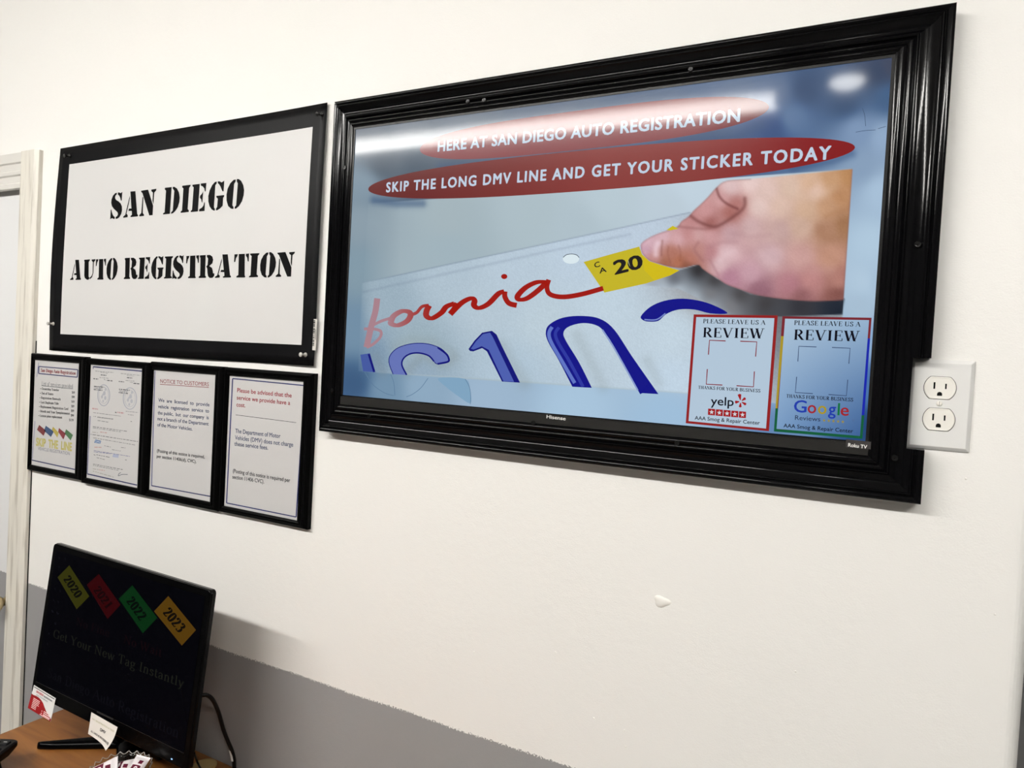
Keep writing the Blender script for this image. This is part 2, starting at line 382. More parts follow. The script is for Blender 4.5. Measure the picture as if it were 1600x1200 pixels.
# serif letters drawn with a broad pen: L thick line, l thin line, C contrast curve, S serif (x y width), D dot
SERIF = {
 'A': (.72, 'l .06 0 .36 1;L .34 1 .64 0;l .17 .36 .53 .36;S .07 0 .2;S .64 0 .26'),
 'B': (.62, 'L .16 0 .16 1;C .1 .98 .38 .98 .5 .76 .38 .54 .14 .53;C .14 .53 .42 .52 .55 .27 .42 .02 .1 .02;S .15 0 .2;S .15 1 .2'),
 'C': (.66, 'C .6 .76 .48 .96 .36 .98 .14 .84 .09 .5 .14 .16 .36 .02 .5 .05 .61 .24;l .6 .7 .6 .98'),
 'D': (.72, 'L .16 0 .16 1;C .1 .98 .38 .97 .6 .8 .63 .5 .6 .2 .38 .03 .1 .02;S .15 0 .2;S .15 1 .2'),
 'E': (.60, 'L .16 0 .16 1;l .08 .98 .52 .98;l .16 .52 .42 .52;l .08 .02 .55 .02;l .52 .78 .52 .98;l .55 .25 .55 .02;l .42 .4 .42 .64'),
 'F': (.56, 'L .16 0 .16 1;l .08 .98 .52 .98;l .16 .52 .42 .52;l .52 .78 .52 .98;l .42 .4 .42 .64;S .16 0 .24'),
 'G': (.72, 'C .62 .76 .5 .96 .36 .98 .14 .84 .09 .5 .14 .16 .36 .02 .5 .04 .6 .1;L .6 .05 .6 .42;S .6 .43 .22;l .62 .7 .62 .98'),
 'H': (.74, 'L .16 0 .16 1;L .58 0 .58 1;l .16 .52 .58 .52;S .16 0 .24;S .16 1 .24;S .58 0 .24;S .58 1 .24'),
 'I': (.34, 'L .17 0 .17 1;S .17 0 .26;S .17 1 .26'),
 'K': (.74, 'L .16 0 .16 1;l .16 .42 .58 .98;L .3 .58 .62 0;S .16 0 .24;S .16 1 .24;S .58 1 .22;S .62 0 .24'),
 'L': (.58, 'L .16 0 .16 1;l .08 .02 .54 .02;l .54 .02 .54 .26;S .16 1 .24'),
 'M': (.9, 'l .13 0 .13 1;L .13 1 .42 0;l .42 0 .72 1;L .74 0 .74 1;S .13 0 .2;S .74 0 .24;S .1 1 .16;S .76 1 .18'),
 'N': (.76, 'l .13 0 .13 1;L .13 1 .62 0;l .62 0 .62 1;S .13 0 .2;S .62 1 .2;S .09 1 .14'),
 'O': (.74, 'C .37 .98 .16 .86 .09 .5 .16 .14 .37 .02 .58 .14 .65 .5 .58 .86 .37 .98'),
 'P': (.58, 'L .16 0 .16 1;C .1 .98 .38 .98 .51 .74 .38 .49 .14 .48;S .16 0 .26;S .15 1 .2'),
 'R': (.68, 'L .16 0 .16 1;C .1 .98 .38 .98 .51 .75 .38 .52 .14 .51;L .32 .52 .6 0;S .16 0 .24;S .15 1 .2;S .62 0 .18'),
 'S': (.56, 'C .46 .78 .38 .96 .26 .98 .12 .86 .14 .68 .28 .54 .42 .42 .47 .26 .38 .06 .25 .02 .14 .08 .08 .26;l .47 .74 .47 .98;l .08 .02 .08 .28'),
 'T': (.62, 'L .31 0 .31 1;l .04 .98 .58 .98;l .05 .76 .05 .98;l .57 .76 .57 .98;S .31 0 .26'),
 'U': (.74, 'C .16 1 .16 .5 .17 .2 .26 .04 .4 .02 .54 .08 .59 .25;l .59 .25 .59 1;L .16 .3 .16 1;S .16 1 .24;S .59 1 .2'),
 'V': (.72, 'L .1 1 .36 0;l .36 0 .62 1;S .1 1 .24;S .62 1 .2'),
 'W': (.96, 'L .09 1 .3 0;l .3 0 .48 .9;L .45 1 .66 0;l .66 0 .86 1;S .09 1 .22;S .47 1 .22;S .86 1 .2'),
 'Y': (.70, 'L .09 1 .35 .48;l .35 .48 .6 1;L .35 0 .35 .5;S .09 1 .22;S .6 1 .2;S .35 0 .26'),
 'a': (.46, 'C .09 .52 .14 .64 .24 .66 .33 .58 .34 .4;L .34 .5 .34 .08;C .34 .4 .16 .34 .08 .18 .14 .02 .26 .04 .34 .14;l .34 .06 .43 .04'),
 'c': (.44, 'C .38 .52 .28 .65 .18 .62 .08 .42 .09 .2 .2 .02 .32 .04 .4 .16'),
 'd': (.5, 'L .38 0 .38 1;C .38 .56 .26 .65 .14 .56 .08 .33 .14 .1 .24 .02 .38 .14;l .3 .97 .38 1;l .38 .02 .46 .04'),
 'e': (.46, 'l .1 .38 .39 .38;C .39 .38 .37 .58 .24 .66 .12 .56 .07 .33 .14 .08 .26 .02 .36 .08 .41 .2'),
 'f': (.34, 'L .14 0 .14 .8;C .14 .75 .17 .95 .26 .99 .34 .9;l .03 .63 .28 .63;S .14 0 .24'),
 'g': (.5, 'C .24 .66 .12 .6 .08 .45 .14 .3 .24 .25 .34 .3 .38 .45 .34 .6 .24 .66;C .2 .26 .1 .16 .14 .06 .34 .02 .44 -.1 .36 -.26 .2 -.29 .07 -.2 .08 -.08 .2 0;l .35 .62 .48 .63'),
 'h': (.52, 'L .12 0 .12 1;C .12 .5 .22 .64 .32 .64 .4 .5 .4 .35;L .4 0 .4 .45;S .12 0 .2;S .4 0 .2;l .04 .98 .12 1'),
 'i': (.28, 'L .14 0 .14 .64;S .14 0 .22;l .05 .62 .14 .64;D .14 .88 .07'),
 'k': (.52, 'L .12 0 .12 1;l .12 .26 .4 .62;L .22 .38 .42 0;S .12 0 .2;S .44 0 .18;S .4 .64 .16'),
 'l': (.27, 'L .14 0 .14 1;S .14 0 .22;l .05 .97 .14 1'),
 'm': (.78, 'L .12 0 .12 .64;C .12 .5 .22 .64 .3 .64 .38 .5 .38 .35;L .38 0 .38 .45;C .38 .5 .48 .64 .57 .64 .64 .5 .64 .35;L .64 0 .64 .45;S .12 0 .2;S .38 0 .2;S .64 0 .2'),
 'n': (.53, 'L .12 0 .12 .64;C .12 .5 .22 .64 .32 .64 .4 .5 .4 .35;L .4 0 .4 .45;S .12 0 .2;S .4 0 .2;l .04 .61 .12 .65'),
 'o': (.5, 'C .25 .65 .13 .57 .07 .33 .13 .09 .25 .01 .37 .09 .43 .33 .37 .57 .25 .65'),
 'p': (.52, 'L .12 -.3 .12 .64;C .12 .52 .26 .65 .38 .56 .44 .33 .38 .1 .26 .02 .12 .12;S .12 -.3 .22;l .04 .61 .12 .65'),
 'r': (.37, 'L .12 0 .12 .64;C .12 .45 .2 .6 .28 .64 .35 .58;S .12 0 .22;l .04 .61 .12 .65'),
 's': (.4, 'C .32 .5 .26 .63 .18 .65 .09 .56 .12 .43 .2 .36 .3 .27 .33 .15 .26 .03 .17 .01 .07 .12;l .33 .48 .33 .64;l .07 .02 .07 .17'),
 't': (.31, 'L .13 .12 .13 .85;C .13 .2 .15 .05 .22 .01 .3 .1;l .03 .63 .28 .63'),
 'u': (.53, 'L .12 .15 .12 .64;C .12 .3 .14 .06 .24 .02 .34 .06 .4 .16;L .4 0 .4 .64;l .04 .63 .12 .64;l .33 .63 .4 .64;l .4 .02 .49 .03'),
 'v': (.5, 'L .08 .64 .25 0;l .25 0 .42 .64;S .08 .64 .18;S .42 .64 .16'),
 'w': (.74, 'L .08 .64 .23 0;l .23 0 .36 .6;L .35 .64 .5 0;l .5 0 .65 .64;S .08 .64 .18;S .36 .64 .16;S .65 .64 .16'),
 'y': (.5, 'L .08 .64 .25 .02;C .43 .64 .3 .2 .2 -.14 .12 -.26 .04 -.24;S .08 .64 .18;S .43 .64 .16'),
 '0': (.5, 'C .25 .98 .13 .86 .08 .5 .13 .14 .25 .02 .37 .14 .42 .5 .37 .86 .25 .98'),
 '1': (.5, 'L .26 0 .26 1;l .1 .88 .26 1;S .26 0 .28'),
 '2': (.5, 'C .09 .74 .14 .94 .24 .98 .36 .9 .38 .7 .28 .44 .08 .06;l .06 .04 .42 .04;l .06 .09 .42 .09;l .42 .05 .44 .22'),
 '3': (.5, 'C .08 .8 .16 .96 .25 .98 .36 .88 .34 .66 .2 .54;C .2 .54 .36 .5 .41 .3 .34 .08 .2 .02 .07 .12'),
 '4': (.5, 'L .33 0 .33 1;l .33 .98 .04 .3;l .04 .28 .46 .28'),
 '5': (.5, 'l .16 .97 .4 .97;l .14 .97 .11 .55;C .11 .55 .28 .6 .4 .42 .38 .18 .24 .02 .08 .08'),
 '6': (.5, 'C .38 .98 .2 .8 .09 .45 .11 .14 .25 .02 .38 .14 .41 .34 .34 .55 .22 .58 .1 .45'),
 '8': (.5, 'C .25 .98 .12 .88 .14 .68 .3 .54 .42 .32 .37 .08 .25 .02 .12 .08 .08 .28 .2 .5 .36 .68 .38 .88 .25 .98'),
 '9': (.5, 'C .12 .02 .3 .2 .41 .55 .39 .86 .25 .98 .12 .86 .09 .66 .16 .45 .28 .42 .4 .55'),
 '$': (.5, 'C .4 .78 .32 .94 .2 .94 .1 .8 .14 .62 .26 .52 .38 .42 .42 .24 .34 .08 .2 .05 .08 .2;l .25 -.08 .25 1.08'),
 '&': (.7, 'C .6 .5 .4 .05 .2 .02 .08 .2 .2 .45 .4 .7 .36 .95 .22 .95 .2 .75 .35 .4 .6 .02'),
}
def serif(txt, thick=0.135, thin=0.04, gap=0.05):
    key = ('serif', txt, thick, thin)
    if key in _cache: return _cache[key]
    V = []; Fc = []; x = 0.0
    def add(vs, fs):
        n = len(V); V.extend([(a + x, b) for a, b in vs]); Fc.extend([[i + n for i in f] for f in fs])
    for ch in txt:
        if ch == ' ' or ch not in SERIF: x += 0.3; continue
        w, prog = SERIF[ch]
        for st in prog.split(';'):
            t = st.split(); k = t[0]; p = [float(q) for q in t[1:]]
            if k == 'S':
                sx, sy, sw = p; top = sy > 0.3
                y0 = sy - thin if top else sy
                add([(sx - sw / 2, y0), (sx + sw / 2, y0), (sx + sw / 2, y0 + thin), (sx - sw / 2, y0 + thin)], [[0, 1, 2, 3]])
            elif k == 'D':
                cx, cy, r = p
                add([(cx + r * math.cos(a * PI / 6), cy + r * math.sin(a * PI / 6)) for a in range(12)], [list(range(12))])
            else:
                pts = [(p[i], p[i + 1]) for i in range(0, len(p), 2)]
                if k == 'C':
                    add(*ribbon(smooth_path(pts, 4), lambda f, t: thin + (thick - thin) * abs(t[1]) ** 1.4))
                else:
                    ww = thick if k == 'L' else thin
                    (x0, y0), (x1, y1) = pts
                    if abs(y1 - y0) > 0.3 and abs(x1 - x0) > .02:      # diagonals end flat
                        h = ww / 2 * math.hypot(x1 - x0, y1 - y0) / abs(y1 - y0)
                        add([(x0 - h, y0), (x0 + h, y0), (x1 + h, y1), (x1 - h, y1)], [[0, 1, 2, 3]])
                    else:
                        add(*ribbon(pts, lambda f, t: ww))
        x += w + gap
    _cache[key] = (V, Fc, 1.0)
    return _cache[key]

def put(mb, pl, glyph, bl, br, capL, off, col, capR=None):
    """place lettering on a plane: baseline from pixel bl to pixel br, cap height in pixels capL (at the left)"""
    v, f, cap = glyph[:3]; n0 = glyph[3] if len(glyph) > 3 else 10 ** 9
    if cap == 0.729: cap = sans_cap()
    if not v: return
    x0 = min(p[0] for p in v); x1 = max(p[0] for p in v)
    A = Vector(pl.px(*bl, off)); B = Vector(pl.px(*br, off)); T = Vector(pl.px(bl[0], bl[1] - capL, off))
    up = (T - A); ex = (B - A) / (x1 - x0)
    upv = Vector((-ex.y, ex.x)).normalized() * up.length
    if capR:
        T2 = Vector(pl.px(br[0], br[1] - capR, off)); upv *= ((T2 - B).length + up.length) / 2 / up.length
    pts = [A + ex * (p[0] - x0) + upv * (p[1] / cap) for p in v]
    mb.mesh([pl.at(q.x, q.y, off + (i // n0) * 1.5e-5) for i, q in enumerate(pts)], f, col)

def area_poly(mb, pl, pix, off, col):
    mb.poly([pl.P(u, v, off) for u, v in pix], col)

def stroke(mb, pl, pix, width_px, off, col, smooth=True, colfun=None):
    path = smooth_path(pix, 6) if smooth and len(pix) > 2 else pix
    wf = width_px if callable(width_px) else (lambda f, t: width_px)
    vs, fs = ribbon(path, wf)
    n = len(mb.v)
    mb.mesh([pl.P(u, v, off) for u, v in vs], fs, col)
    if colfun:
        for i, (u, v) in enumerate(vs): mb.c[n + i] = colfun(u, v)

def crop(ox, oy, s):
    return lambda pts: [(ox + x / s, oy + y / s) for x, y in pts]
K = lin
INK = K((32, 30, 32))

def tri_poly(mb, pl, pix, off, col):
    """possibly concave polygon"""
    from mathutils.geometry import tessellate_polygon
    p3 = [pl.P(u, v, off) for u, v in pix]
    tris = tessellate_polygon([p3])
    mb.mesh(p3, [list(t) for t in tris], col)

# ================================================================== THE ROOM
WX1 = 1.079           # outside corner at the right
DX0, DX1 = -2.02, -1.118   # door opening
b = MB()
b.box(DX1, WX1 - 0.02, 0, 0.12, 0, 2.8)
b.box(-3.2, DX0, 0, 0.12, 0, 2.8)
b.box(DX0, DX1, 0, 0.12, 2.035, 2.8)
# rounded corner bead and the return of the wall
arc = [(WX1 - 0.02 + 0.02 * math.sin(a), 0.02 - 0.02 * math.cos(a)) for a in [k * PI / 2 / 8 for k in range(9)]]
vs = [(x, y, z) for z in (0, 2.8) for x, y in arc] ; n = len(arc)
b.mesh(vs, [(i, i + 1, n + i + 1, n + i) for i in range(n - 1)])
b.box(WX1 - 0.12, WX1, 0.02, 1.6, 0, 2.8)
wall = struct(b.build('wall_back', M_WALL))
b = MB(); b.box(-3.2, 3.2, -4.6, 1.7, -0.05, 0); struct(b.build('floor', M_FLOOR))
b = MB(); b.box(-3.2, 3.2, -4.6, 1.7, 2.8, 2.85); struct(b.build('ceiling', M_CEIL))
b = MB(); b.box(-3.3, -3.2, -4.6, 1.7, 0, 2.8); struct(b.build('wall_left', M_DIM))
b = MB(); b.box(3.2, 3.3, -4.6, 1.7, 0, 2.8); struct(b.build('wall_right', M_DIM))
b = MB(); b.box(-3.2, 3.2, -4.7, -4.6, 0, 2.8); struct(b.build('wall_front', M_DIM))
b = MB(); b.box(-3.2, 3.2, 1.6, 1.7, 0, 2.8); struct(b.build('wall_far', M_WALL))
# spackle blob and a few paint nibs on the wall
sp = WALL.P(1034, 940)
b = MB()
vs = []; fs = []
for i in range(7):
    r = i / 6
    for k in range(20):
        a = 2 * PI * k / 20; rr = r * (0.0115 + 0.002 * math.sin(3 * a + 1))
        vs.append((sp.x + rr * math.cos(a) * 1.15, 0.0004 - 0.0032 * (1 - r * r) ** 0.7, sp.z + rr * math.sin(a) * 0.8))
for i in range(6):
    for k in range(20):
        fs.append((i * 20 + k, i * 20 + (k + 1) % 20, (i + 1) * 20 + (k + 1) % 20, (i + 1) * 20 + k))
b.mesh(vs, fs)
b.build('spackle_patch', M_SPACKLE, wall, smooth=True)
b = MB()
for (u, v) in [(741, 1019), (928, 1122), (976, 1141), (978, 1167), (1187, 735), (1509, 748), (868, 1019), (1555, 960), (1243, 1049)]:
    q = WALL.P(u, v)
    b.lathe([(0.0014, -0.0003), (0.0012, 0.0008), (0.0004, 0.0013)], Matrix.Translation(q) @ Matrix.Rotation(PI / 2, 4, 'X'), 8)
b.build('paint_nib', M_SPACKLE, wall, smooth=True)

# door with stepped head casing and a flat worn jamb casing
b = MB(); b.box(DX0 + 0.004, DX1 - 0.004, 0.012, 0.052, 0.01, 2.028)
door = struct(b.build('door_1', M_DOOR, bevel=0.001))
b = MB()
kp = Plane((0, -0.045, 0), (1, 0, 0), (0, 0, 1)).P(-1, 944)
KX, KZ = kp.x - 0.044, kp.z - 0.012
Mk = Matrix.Translation((KX, 0.012, KZ)) @ Matrix.Rotation(PI / 2, 4, 'X')
b.lathe([(0.032, 0.0), (0.032, 0.004), (0.027, 0.008), (0.013, 0.011), (0.011, 0.028), (0.018, 0.034), (0.026, 0.043), (0.0275, 0.052), (0.024, 0.060), (0.012, 0.064), (0.002, 0.065)], Mk, 28)
b.build('door_knob', M_BRASS, door, smooth=True)
b = MB()
cx0, cx1 = -1.1255, -1.0545
for (x0, x1, top) in [(cx0, cx1, 2.112)]:
    vs = [(x0, 0, 0), (x0, -0.016, 0), (x1 - 0.012, -0.016, 0), (x1, -0.010, 0), (x1, 0, 0)]
    n = 5
    b.mesh([(a, y, 0.0) for a, y, _ in vs] + [(a, y, top) for a, y, _ in vs],
           [(i, (i + 1) % n, n + (i + 1) % n, n + i) for i in range(n)] + [tuple(range(n)), tuple(range(2 * n - 1, n - 1, -1))])
b.box(DX0 - 0.065, DX0 + 0.006, -0.016, 0, 0, 2.112)
struct(b.build('trim_1', M_TRIM))
b = MB()
prof = [(0, 2.112), (-0.012, 2.112), (-0.0125, 2.087), (-0.0085, 2.084), (-0.0085, 2.066), (-0.013, 2.063), (-0.013, 2.054), (-0.009, 2.051), (-0.009, 2.034), (-0.014, 2.030), (-0.014, 2.018), (0.0, 2.018)]
xs = (DX0 + 0.006, cx0)
n = len(prof)
b.mesh([(x, y, z) for x in xs for y, z in prof], [(i, (i + 1) % n, n + (i + 1) % n, n + i) for i in range(n)] + [tuple(range(n)), tuple(range(2 * n - 1, n - 1, -1))])
struct(b.build('trim_2', mat('white_gloss_trim', (0.66, 0.64, 0.60), 0.4), bevel=0.0008))
# dark open seam between jamb casing and wall
b = MB(); b.box(cx1 - 0.001, cx1 + 0.0016, -0.002, 0.0, 0, 1.62); struct(b.build('trim_3', M_DARK))

# ceiling fixture: a two-tube fluorescent batten along the wall, plus an added fill batten
for bx0, bx1, lab in ((-2.32, 0.49, 'long white two-tube fluorescent batten on the ceiling, ending above the television'), (1.25, 2.75, 'short added two-tube fill batten, out of view, brightening the right end of the room')):  # short right batten is an unseen addition that brightens the right wall
  fx = thing('ceiling_light', lab, 'ceiling light', ((bx0 + bx1) / 2, -1.955, 2.8), 'fluorescent battens on the ceiling')
  b = MB(); b.box(bx0, bx1, -2.02, -1.86, 2.765, 2.8); b.build('housing', M_ENAMEL, fx, bevel=0.004)
  for dy in (-0.035, 0.035):
    b = MB(); b.tube([(bx0 + .04, -1.955 + dy, 2.742), (bx1 - .04, -1.955 + dy, 2.742)], 0.015, 16); b.build('tube', M_TUBE, fx, smooth=True)
    for x in (bx0 + .025, bx1 - .025):
        b = MB(); b.box(x - 0.015, x + 0.015, -1.955 + dy - 0.018, -1.955 + dy + 0.018, 2.722, 2.766); b.build('lamp_holder', M_ENAMEL, fx)
  if bx0 < 0:                      # this batten hangs slightly askew to the wall
    fx.location.y -= 0.028; fx.rotation_euler.z = -0.022
dl = thing('ceiling_lamp', 'small round ceiling lamp past the end of the fluorescent batten', 'ceiling light', (0.71, -1.99, 2.8))
Md = Matrix.Translation((0.71, -1.99, 2.8)) @ Matrix.Rotation(PI, 4, 'X')
b = MB(); b.lathe([(0.085, 0), (0.085, 0.012), (0.066, 0.016)], Md, 32); b.build('rim', M_ENAMEL, dl)
b = MB(); b.lathe([(0.062, 0.012), (0.060, 0.022), (0.045, 0.034), (0.02, 0.040), (0.002, 0.041)], Md, 32); b.build('diffuser', M_SPOT, dl, smooth=True)

# ================================================================== TV AND ITS MOULDING FRAME
TVY = -0.020
TV = wall_plane(TVY)
SW, SH, SX0, SZ1 = 0.886, 0.498, 0.0, 2.05          # picture area
tv = thing('television', 'large black television showing a number plate ad, inside the black moulding frame', 'television', (SW / 2, 0, SZ1 - SH))
b = MB(); b.box(-0.012, SW + 0.012, TVY + 0.0015, 0.0, SZ1 - SH - 0.030, SZ1 + 0.012)
b.build('casing', M_BEZEL, tv)
b = MB()
for (x0, x1, z0, z1) in [(-0.011, 0, SZ1 - SH, SZ1 + 0.011), (SW, SW + 0.011, SZ1 - SH, SZ1 + 0.011), (-0.0, SW, SZ1, SZ1 + 0.011)]:
    b.box(x0, x1, TVY - 0.0012, TVY + 0.002, z0, z1)
b.build('bezel', M_BEZEL, tv)
zb = SZ1 - SH
b = MB(); b.box(-0.011, SW + 0.011, TVY - 0.0022, TVY + 0.002, zb - 0.026, zb - 0.0025)
b.build('chin', mat('brushed_dark_chin', (0.016, 0.0155, 0.0145), 0.33, spec=0.2), tv)
CH = wall_plane(TVY - 0.0022)
b = MB(); put(b, CH, sans('Hisense', 0.018), (853.8, 653.4), (883.8, 656.8), 5.3, 0.0002, (1, 1, 1)); b.build('maker_name', M_LOGO, tv)
b = MB()
area_poly(b, CH, [(1322, 686.2), (1362.5, 690.4), (1361.5, 702.0), (1321.5, 699.0)], 0.0002, K((52, 50, 50)))
put(b, CH, sans('Roku TV', 0.022), (1325.0, 697.6), (1354.5, 701.2), 5.4, 0.0005, K((225, 225, 222)))
b.build('badge', M_PRINT, tv, colors=True)

# ---- the picture on the screen: soft parts as a fine coloured grid, crisp parts as shapes on top
def idw(U, V, pts, power=3.0):
    num = np.zeros(U.shape + (3,)); den = np.zeros(U.shape)
    for (u, v, c) in pts:
        w = 1.0 / (((U - u) ** 2 + (V - v) ** 2) + 60.0) ** (power / 2)
        num += w[..., None] * np.array(c, float); den += w
    return num / den[..., None]
def seg_dist(U, V, pts):
    d = np.full(U.shape, 1e9)
    for (x0, y0), (x1, y1) in zip(pts[:-1], pts[1:]):
        dx, dy = x1 - x0, y1 - y0; l2 = dx * dx + dy * dy + 1e-9
        t = np.clip(((U - x0) * dx + (V - y0) * dy) / l2, 0, 1)
        d = np.minimum(d, np.hypot(U - x0 - t * dx, V - y0 - t * dy))
    return d
def inside(U, V, poly):
    r = np.zeros(U.shape, bool); n = len(poly)
    for i in range(n):
        x0, y0 = poly[i]; x1, y1 = poly[(i + 1) % n]
        if y0 == y1: continue
        c = ((y0 > V) != (y1 > V)) & (U < (x1 - x0) * (V - y0) / (y1 - y0) + x0)
        r ^= c
    return r
def soft_in(U, V, poly, w=1.2):
    d = seg_dist(U, V, list(poly) + [poly[0]]); s_ = np.where(inside(U, V, poly), 1.0, -1.0)
    t = np.clip(0.5 + 0.5 * s_ * d / w, 0, 1); return t * t * (3 - 2 * t)
def blend(img, mask, col):
    m_ = mask[..., None]
    return img * (1 - m_) + m_ * np.array(col, float)

GX, GZ = 560, 315
aa = np.linspace(0, SW, GX + 1); zz = np.linspace(SZ1, SZ1 - SH, GZ + 1)
AA, ZZ = np.meshgrid(aa, zz)
D = np.stack([AA - CAM_P.x, np.full_like(AA, TVY - CAM_P.y), ZZ - CAM_P.z], -1)
fz = D @ np.array(CAM_F); U = 800 + F_PX * (D @ np.array(CAM_R)) / fz; V = 600 + F_PX * (D @ np.array(CAM_D)) / fz
c4 = crop(860, 260, 3.2); c8 = crop(540, 380, 3.478)
bg = [(575, 212, (104, 114, 126)), (640, 200, (112, 122, 134)), (720, 185, (106, 118, 132)), (600, 255, (76, 90, 104)), (650, 255, (70, 86, 102)),
      (568, 290, (118, 142, 160)), (563, 350, (128, 150, 165)), (560, 420, (120, 148, 165)), (556, 520, (105, 138, 165)), (553, 600, (62, 92, 128)),
      (600, 608, (105, 140, 170)), (660, 605, (125, 160, 190)), (760, 620, (140, 172, 202)), (900, 640, (150, 186, 216)), (1040, 655, (140, 180, 215)),
      (1060, 560, (165, 190, 212)), (860, 165, (94, 108, 128)), (1000, 147, (84, 102, 128)), (1150, 128, (86, 106, 136)), (1215, 140, (88, 108, 140)),
      (1260, 140, (56, 78, 112)), (1320, 160, (54, 78, 112)), (1370, 112, (48, 64, 92)), (1391, 104, (62, 70, 92)), (1388, 150, (66, 95, 132)), (1240, 185, (88, 116, 155)),
      (1205, 200, (48, 76, 124)), (1340, 205, (112, 142, 182)), (1382, 215, (128, 160, 198)), (1345, 260, (120, 150, 185)), (1376, 300, (150, 182, 212)), (1362, 380, (158, 190, 216)),
      (1350, 440, (160, 190, 215)), (1370, 440, (150, 182, 210)), (1345, 480, (150, 180, 206)), (1364, 530, (120, 160, 205)), (1360, 600, (70, 112, 168)), (1353, 670, (36, 70, 118)),
      (1215, 490, (170, 195, 215)), (1215, 600, (120, 160, 205)), (1210, 670, (90, 130, 180)), (700, 250, (80, 94, 110)), (900, 240, (84, 98, 118)), (1100, 220, (66, 88, 120))]
img = idw(U, V, bg)
# photograph inset: wall behind the plate
ph = [(575, 318), (1331, 264), (1316.5, 490), (1316, 640), (1060, 614), (850, 600), (700, 590), (560, 580)]
inph = soft_in(U, V, ph)
left = np.clip((U - 566) / 60.0, 0, 1)
pc = idw(U, V, [(600, 350, (142, 164, 176)), (700, 345, (150, 171, 180)), (830, 330, (158, 180, 190)), (950, 310, (168, 190, 202)), (1080, 295, (176, 198, 214)),
                (700, 390, (146, 170, 182)), (900, 350, (160, 182, 194)), (1050, 325, (172, 192, 207))])
img = img * (1 - (inph * left)[..., None]) + pc * (inph * left)[..., None]
# the number plate
l1 = [(566, 442), (720, 409), (860, 379.5), (970, 356), (1078, 332)]
plate_poly = l1 + [(1120, 400), (1316, 470), (1316, 640), (1060, 612), (850, 598), (700, 588), (560, 580)]
plc = idw(U, V, [(600, 470, (140, 166, 184)), (700, 440, (160, 183, 200)), (800, 420, (168, 190, 208)), (900, 395, (172, 194, 214)), (1000, 365, (172, 192, 212)),
                 (650, 540, (142, 168, 182)), (760, 480, (166, 188, 204)), (850, 500, (172, 194, 208)), (950, 480, (176, 198, 214)), (1050, 520, (178, 200, 216)), (1050, 600, (176, 200, 220)),
                 (800, 580, (160, 186, 206)), (650, 575, (132, 160, 184)), (1090, 445, (150, 155, 162)), (575, 560, (112, 142, 170)), (1180, 480, (110, 112, 118))])
pm = soft_in(U, V, plate_poly) * np.clip((U - 558) / 25.0, 0.25, 1)
img = img * (1 - pm[..., None]) + plc * pm[..., None]
grain = (rng.random(U.shape) - 0.5) * 9
img += (grain * pm)[..., None]
img = blend(img, 0.42 * np.exp(-(seg_dist(U, V, l1) / 1.0) ** 2) * np.clip((U - 560) / 60, 0.2, 1), (95, 112, 140))
img = blend(img, 0.18 * np.exp(-(seg_dist(U, V, [(568, 456), (860, 392), (985, 366)]) / 2.2) ** 2), (95, 112, 140))
# soft shade beside the embossed figures (it belongs to the photographed plate on the screen)
for pts, w, s_ in [(c8([(330, 700), (420, 610), (520, 660), (560, 650), (590, 625)]), 9, .28), (c8([(270, 560), (350, 525), (470, 530), (580, 590)]), 8, .18),
                   (c8([(850, 560), (900, 650), (970, 755)]), 12, .25), (c8([(1260, 500), (1320, 620), (1400, 780)]), 10, .18),
                   (c8([(165, 610), (200, 700)]), 9, .22), (c8([(1640, 640), (1700, 760)]), 10, .2)]:
    img = blend(img, s_ * np.exp(-(seg_dist(U, V, pts) / w) ** 2), (125, 138, 138))
# shade of the hand on the plate and the dark car below
sh = soft_in(U, V, c4([(430, 590), (640, 520), (745, 490), (830, 560), (1000, 640), (1180, 660), (1470, 660), (1460, 740), (880, 760), (800, 690), (640, 610)])) * 1.0
shc = idw(U, V, [(c4([(x, y)])[0] + (c,)) for x, y, c in [(520, 575, (150, 160, 172)), (620, 560, (95, 98, 105)), (740, 520, (42, 40, 42)), (820, 570, (62, 60, 62)), (800, 640, (118, 118, 122)),
                 (950, 640, (72, 70, 72)), (900, 700, (120, 120, 124)), (1080, 690, (64, 62, 64)), (1250, 700, (52, 52, 58)), (1440, 690, (36, 42, 54)), (1450, 730, (28, 36, 48)), (1120, 730, (70, 72, 78)), (430, 595, (176, 196, 212)), (560, 620, (172, 190, 206)), (640, 625, (170, 188, 204)), (720, 660, (160, 176, 190)), (800, 705, (152, 166, 180)), (860, 750, (146, 158, 172))]], 2.3)
img = img * (1 - sh[..., None]) + shc * sh[..., None]
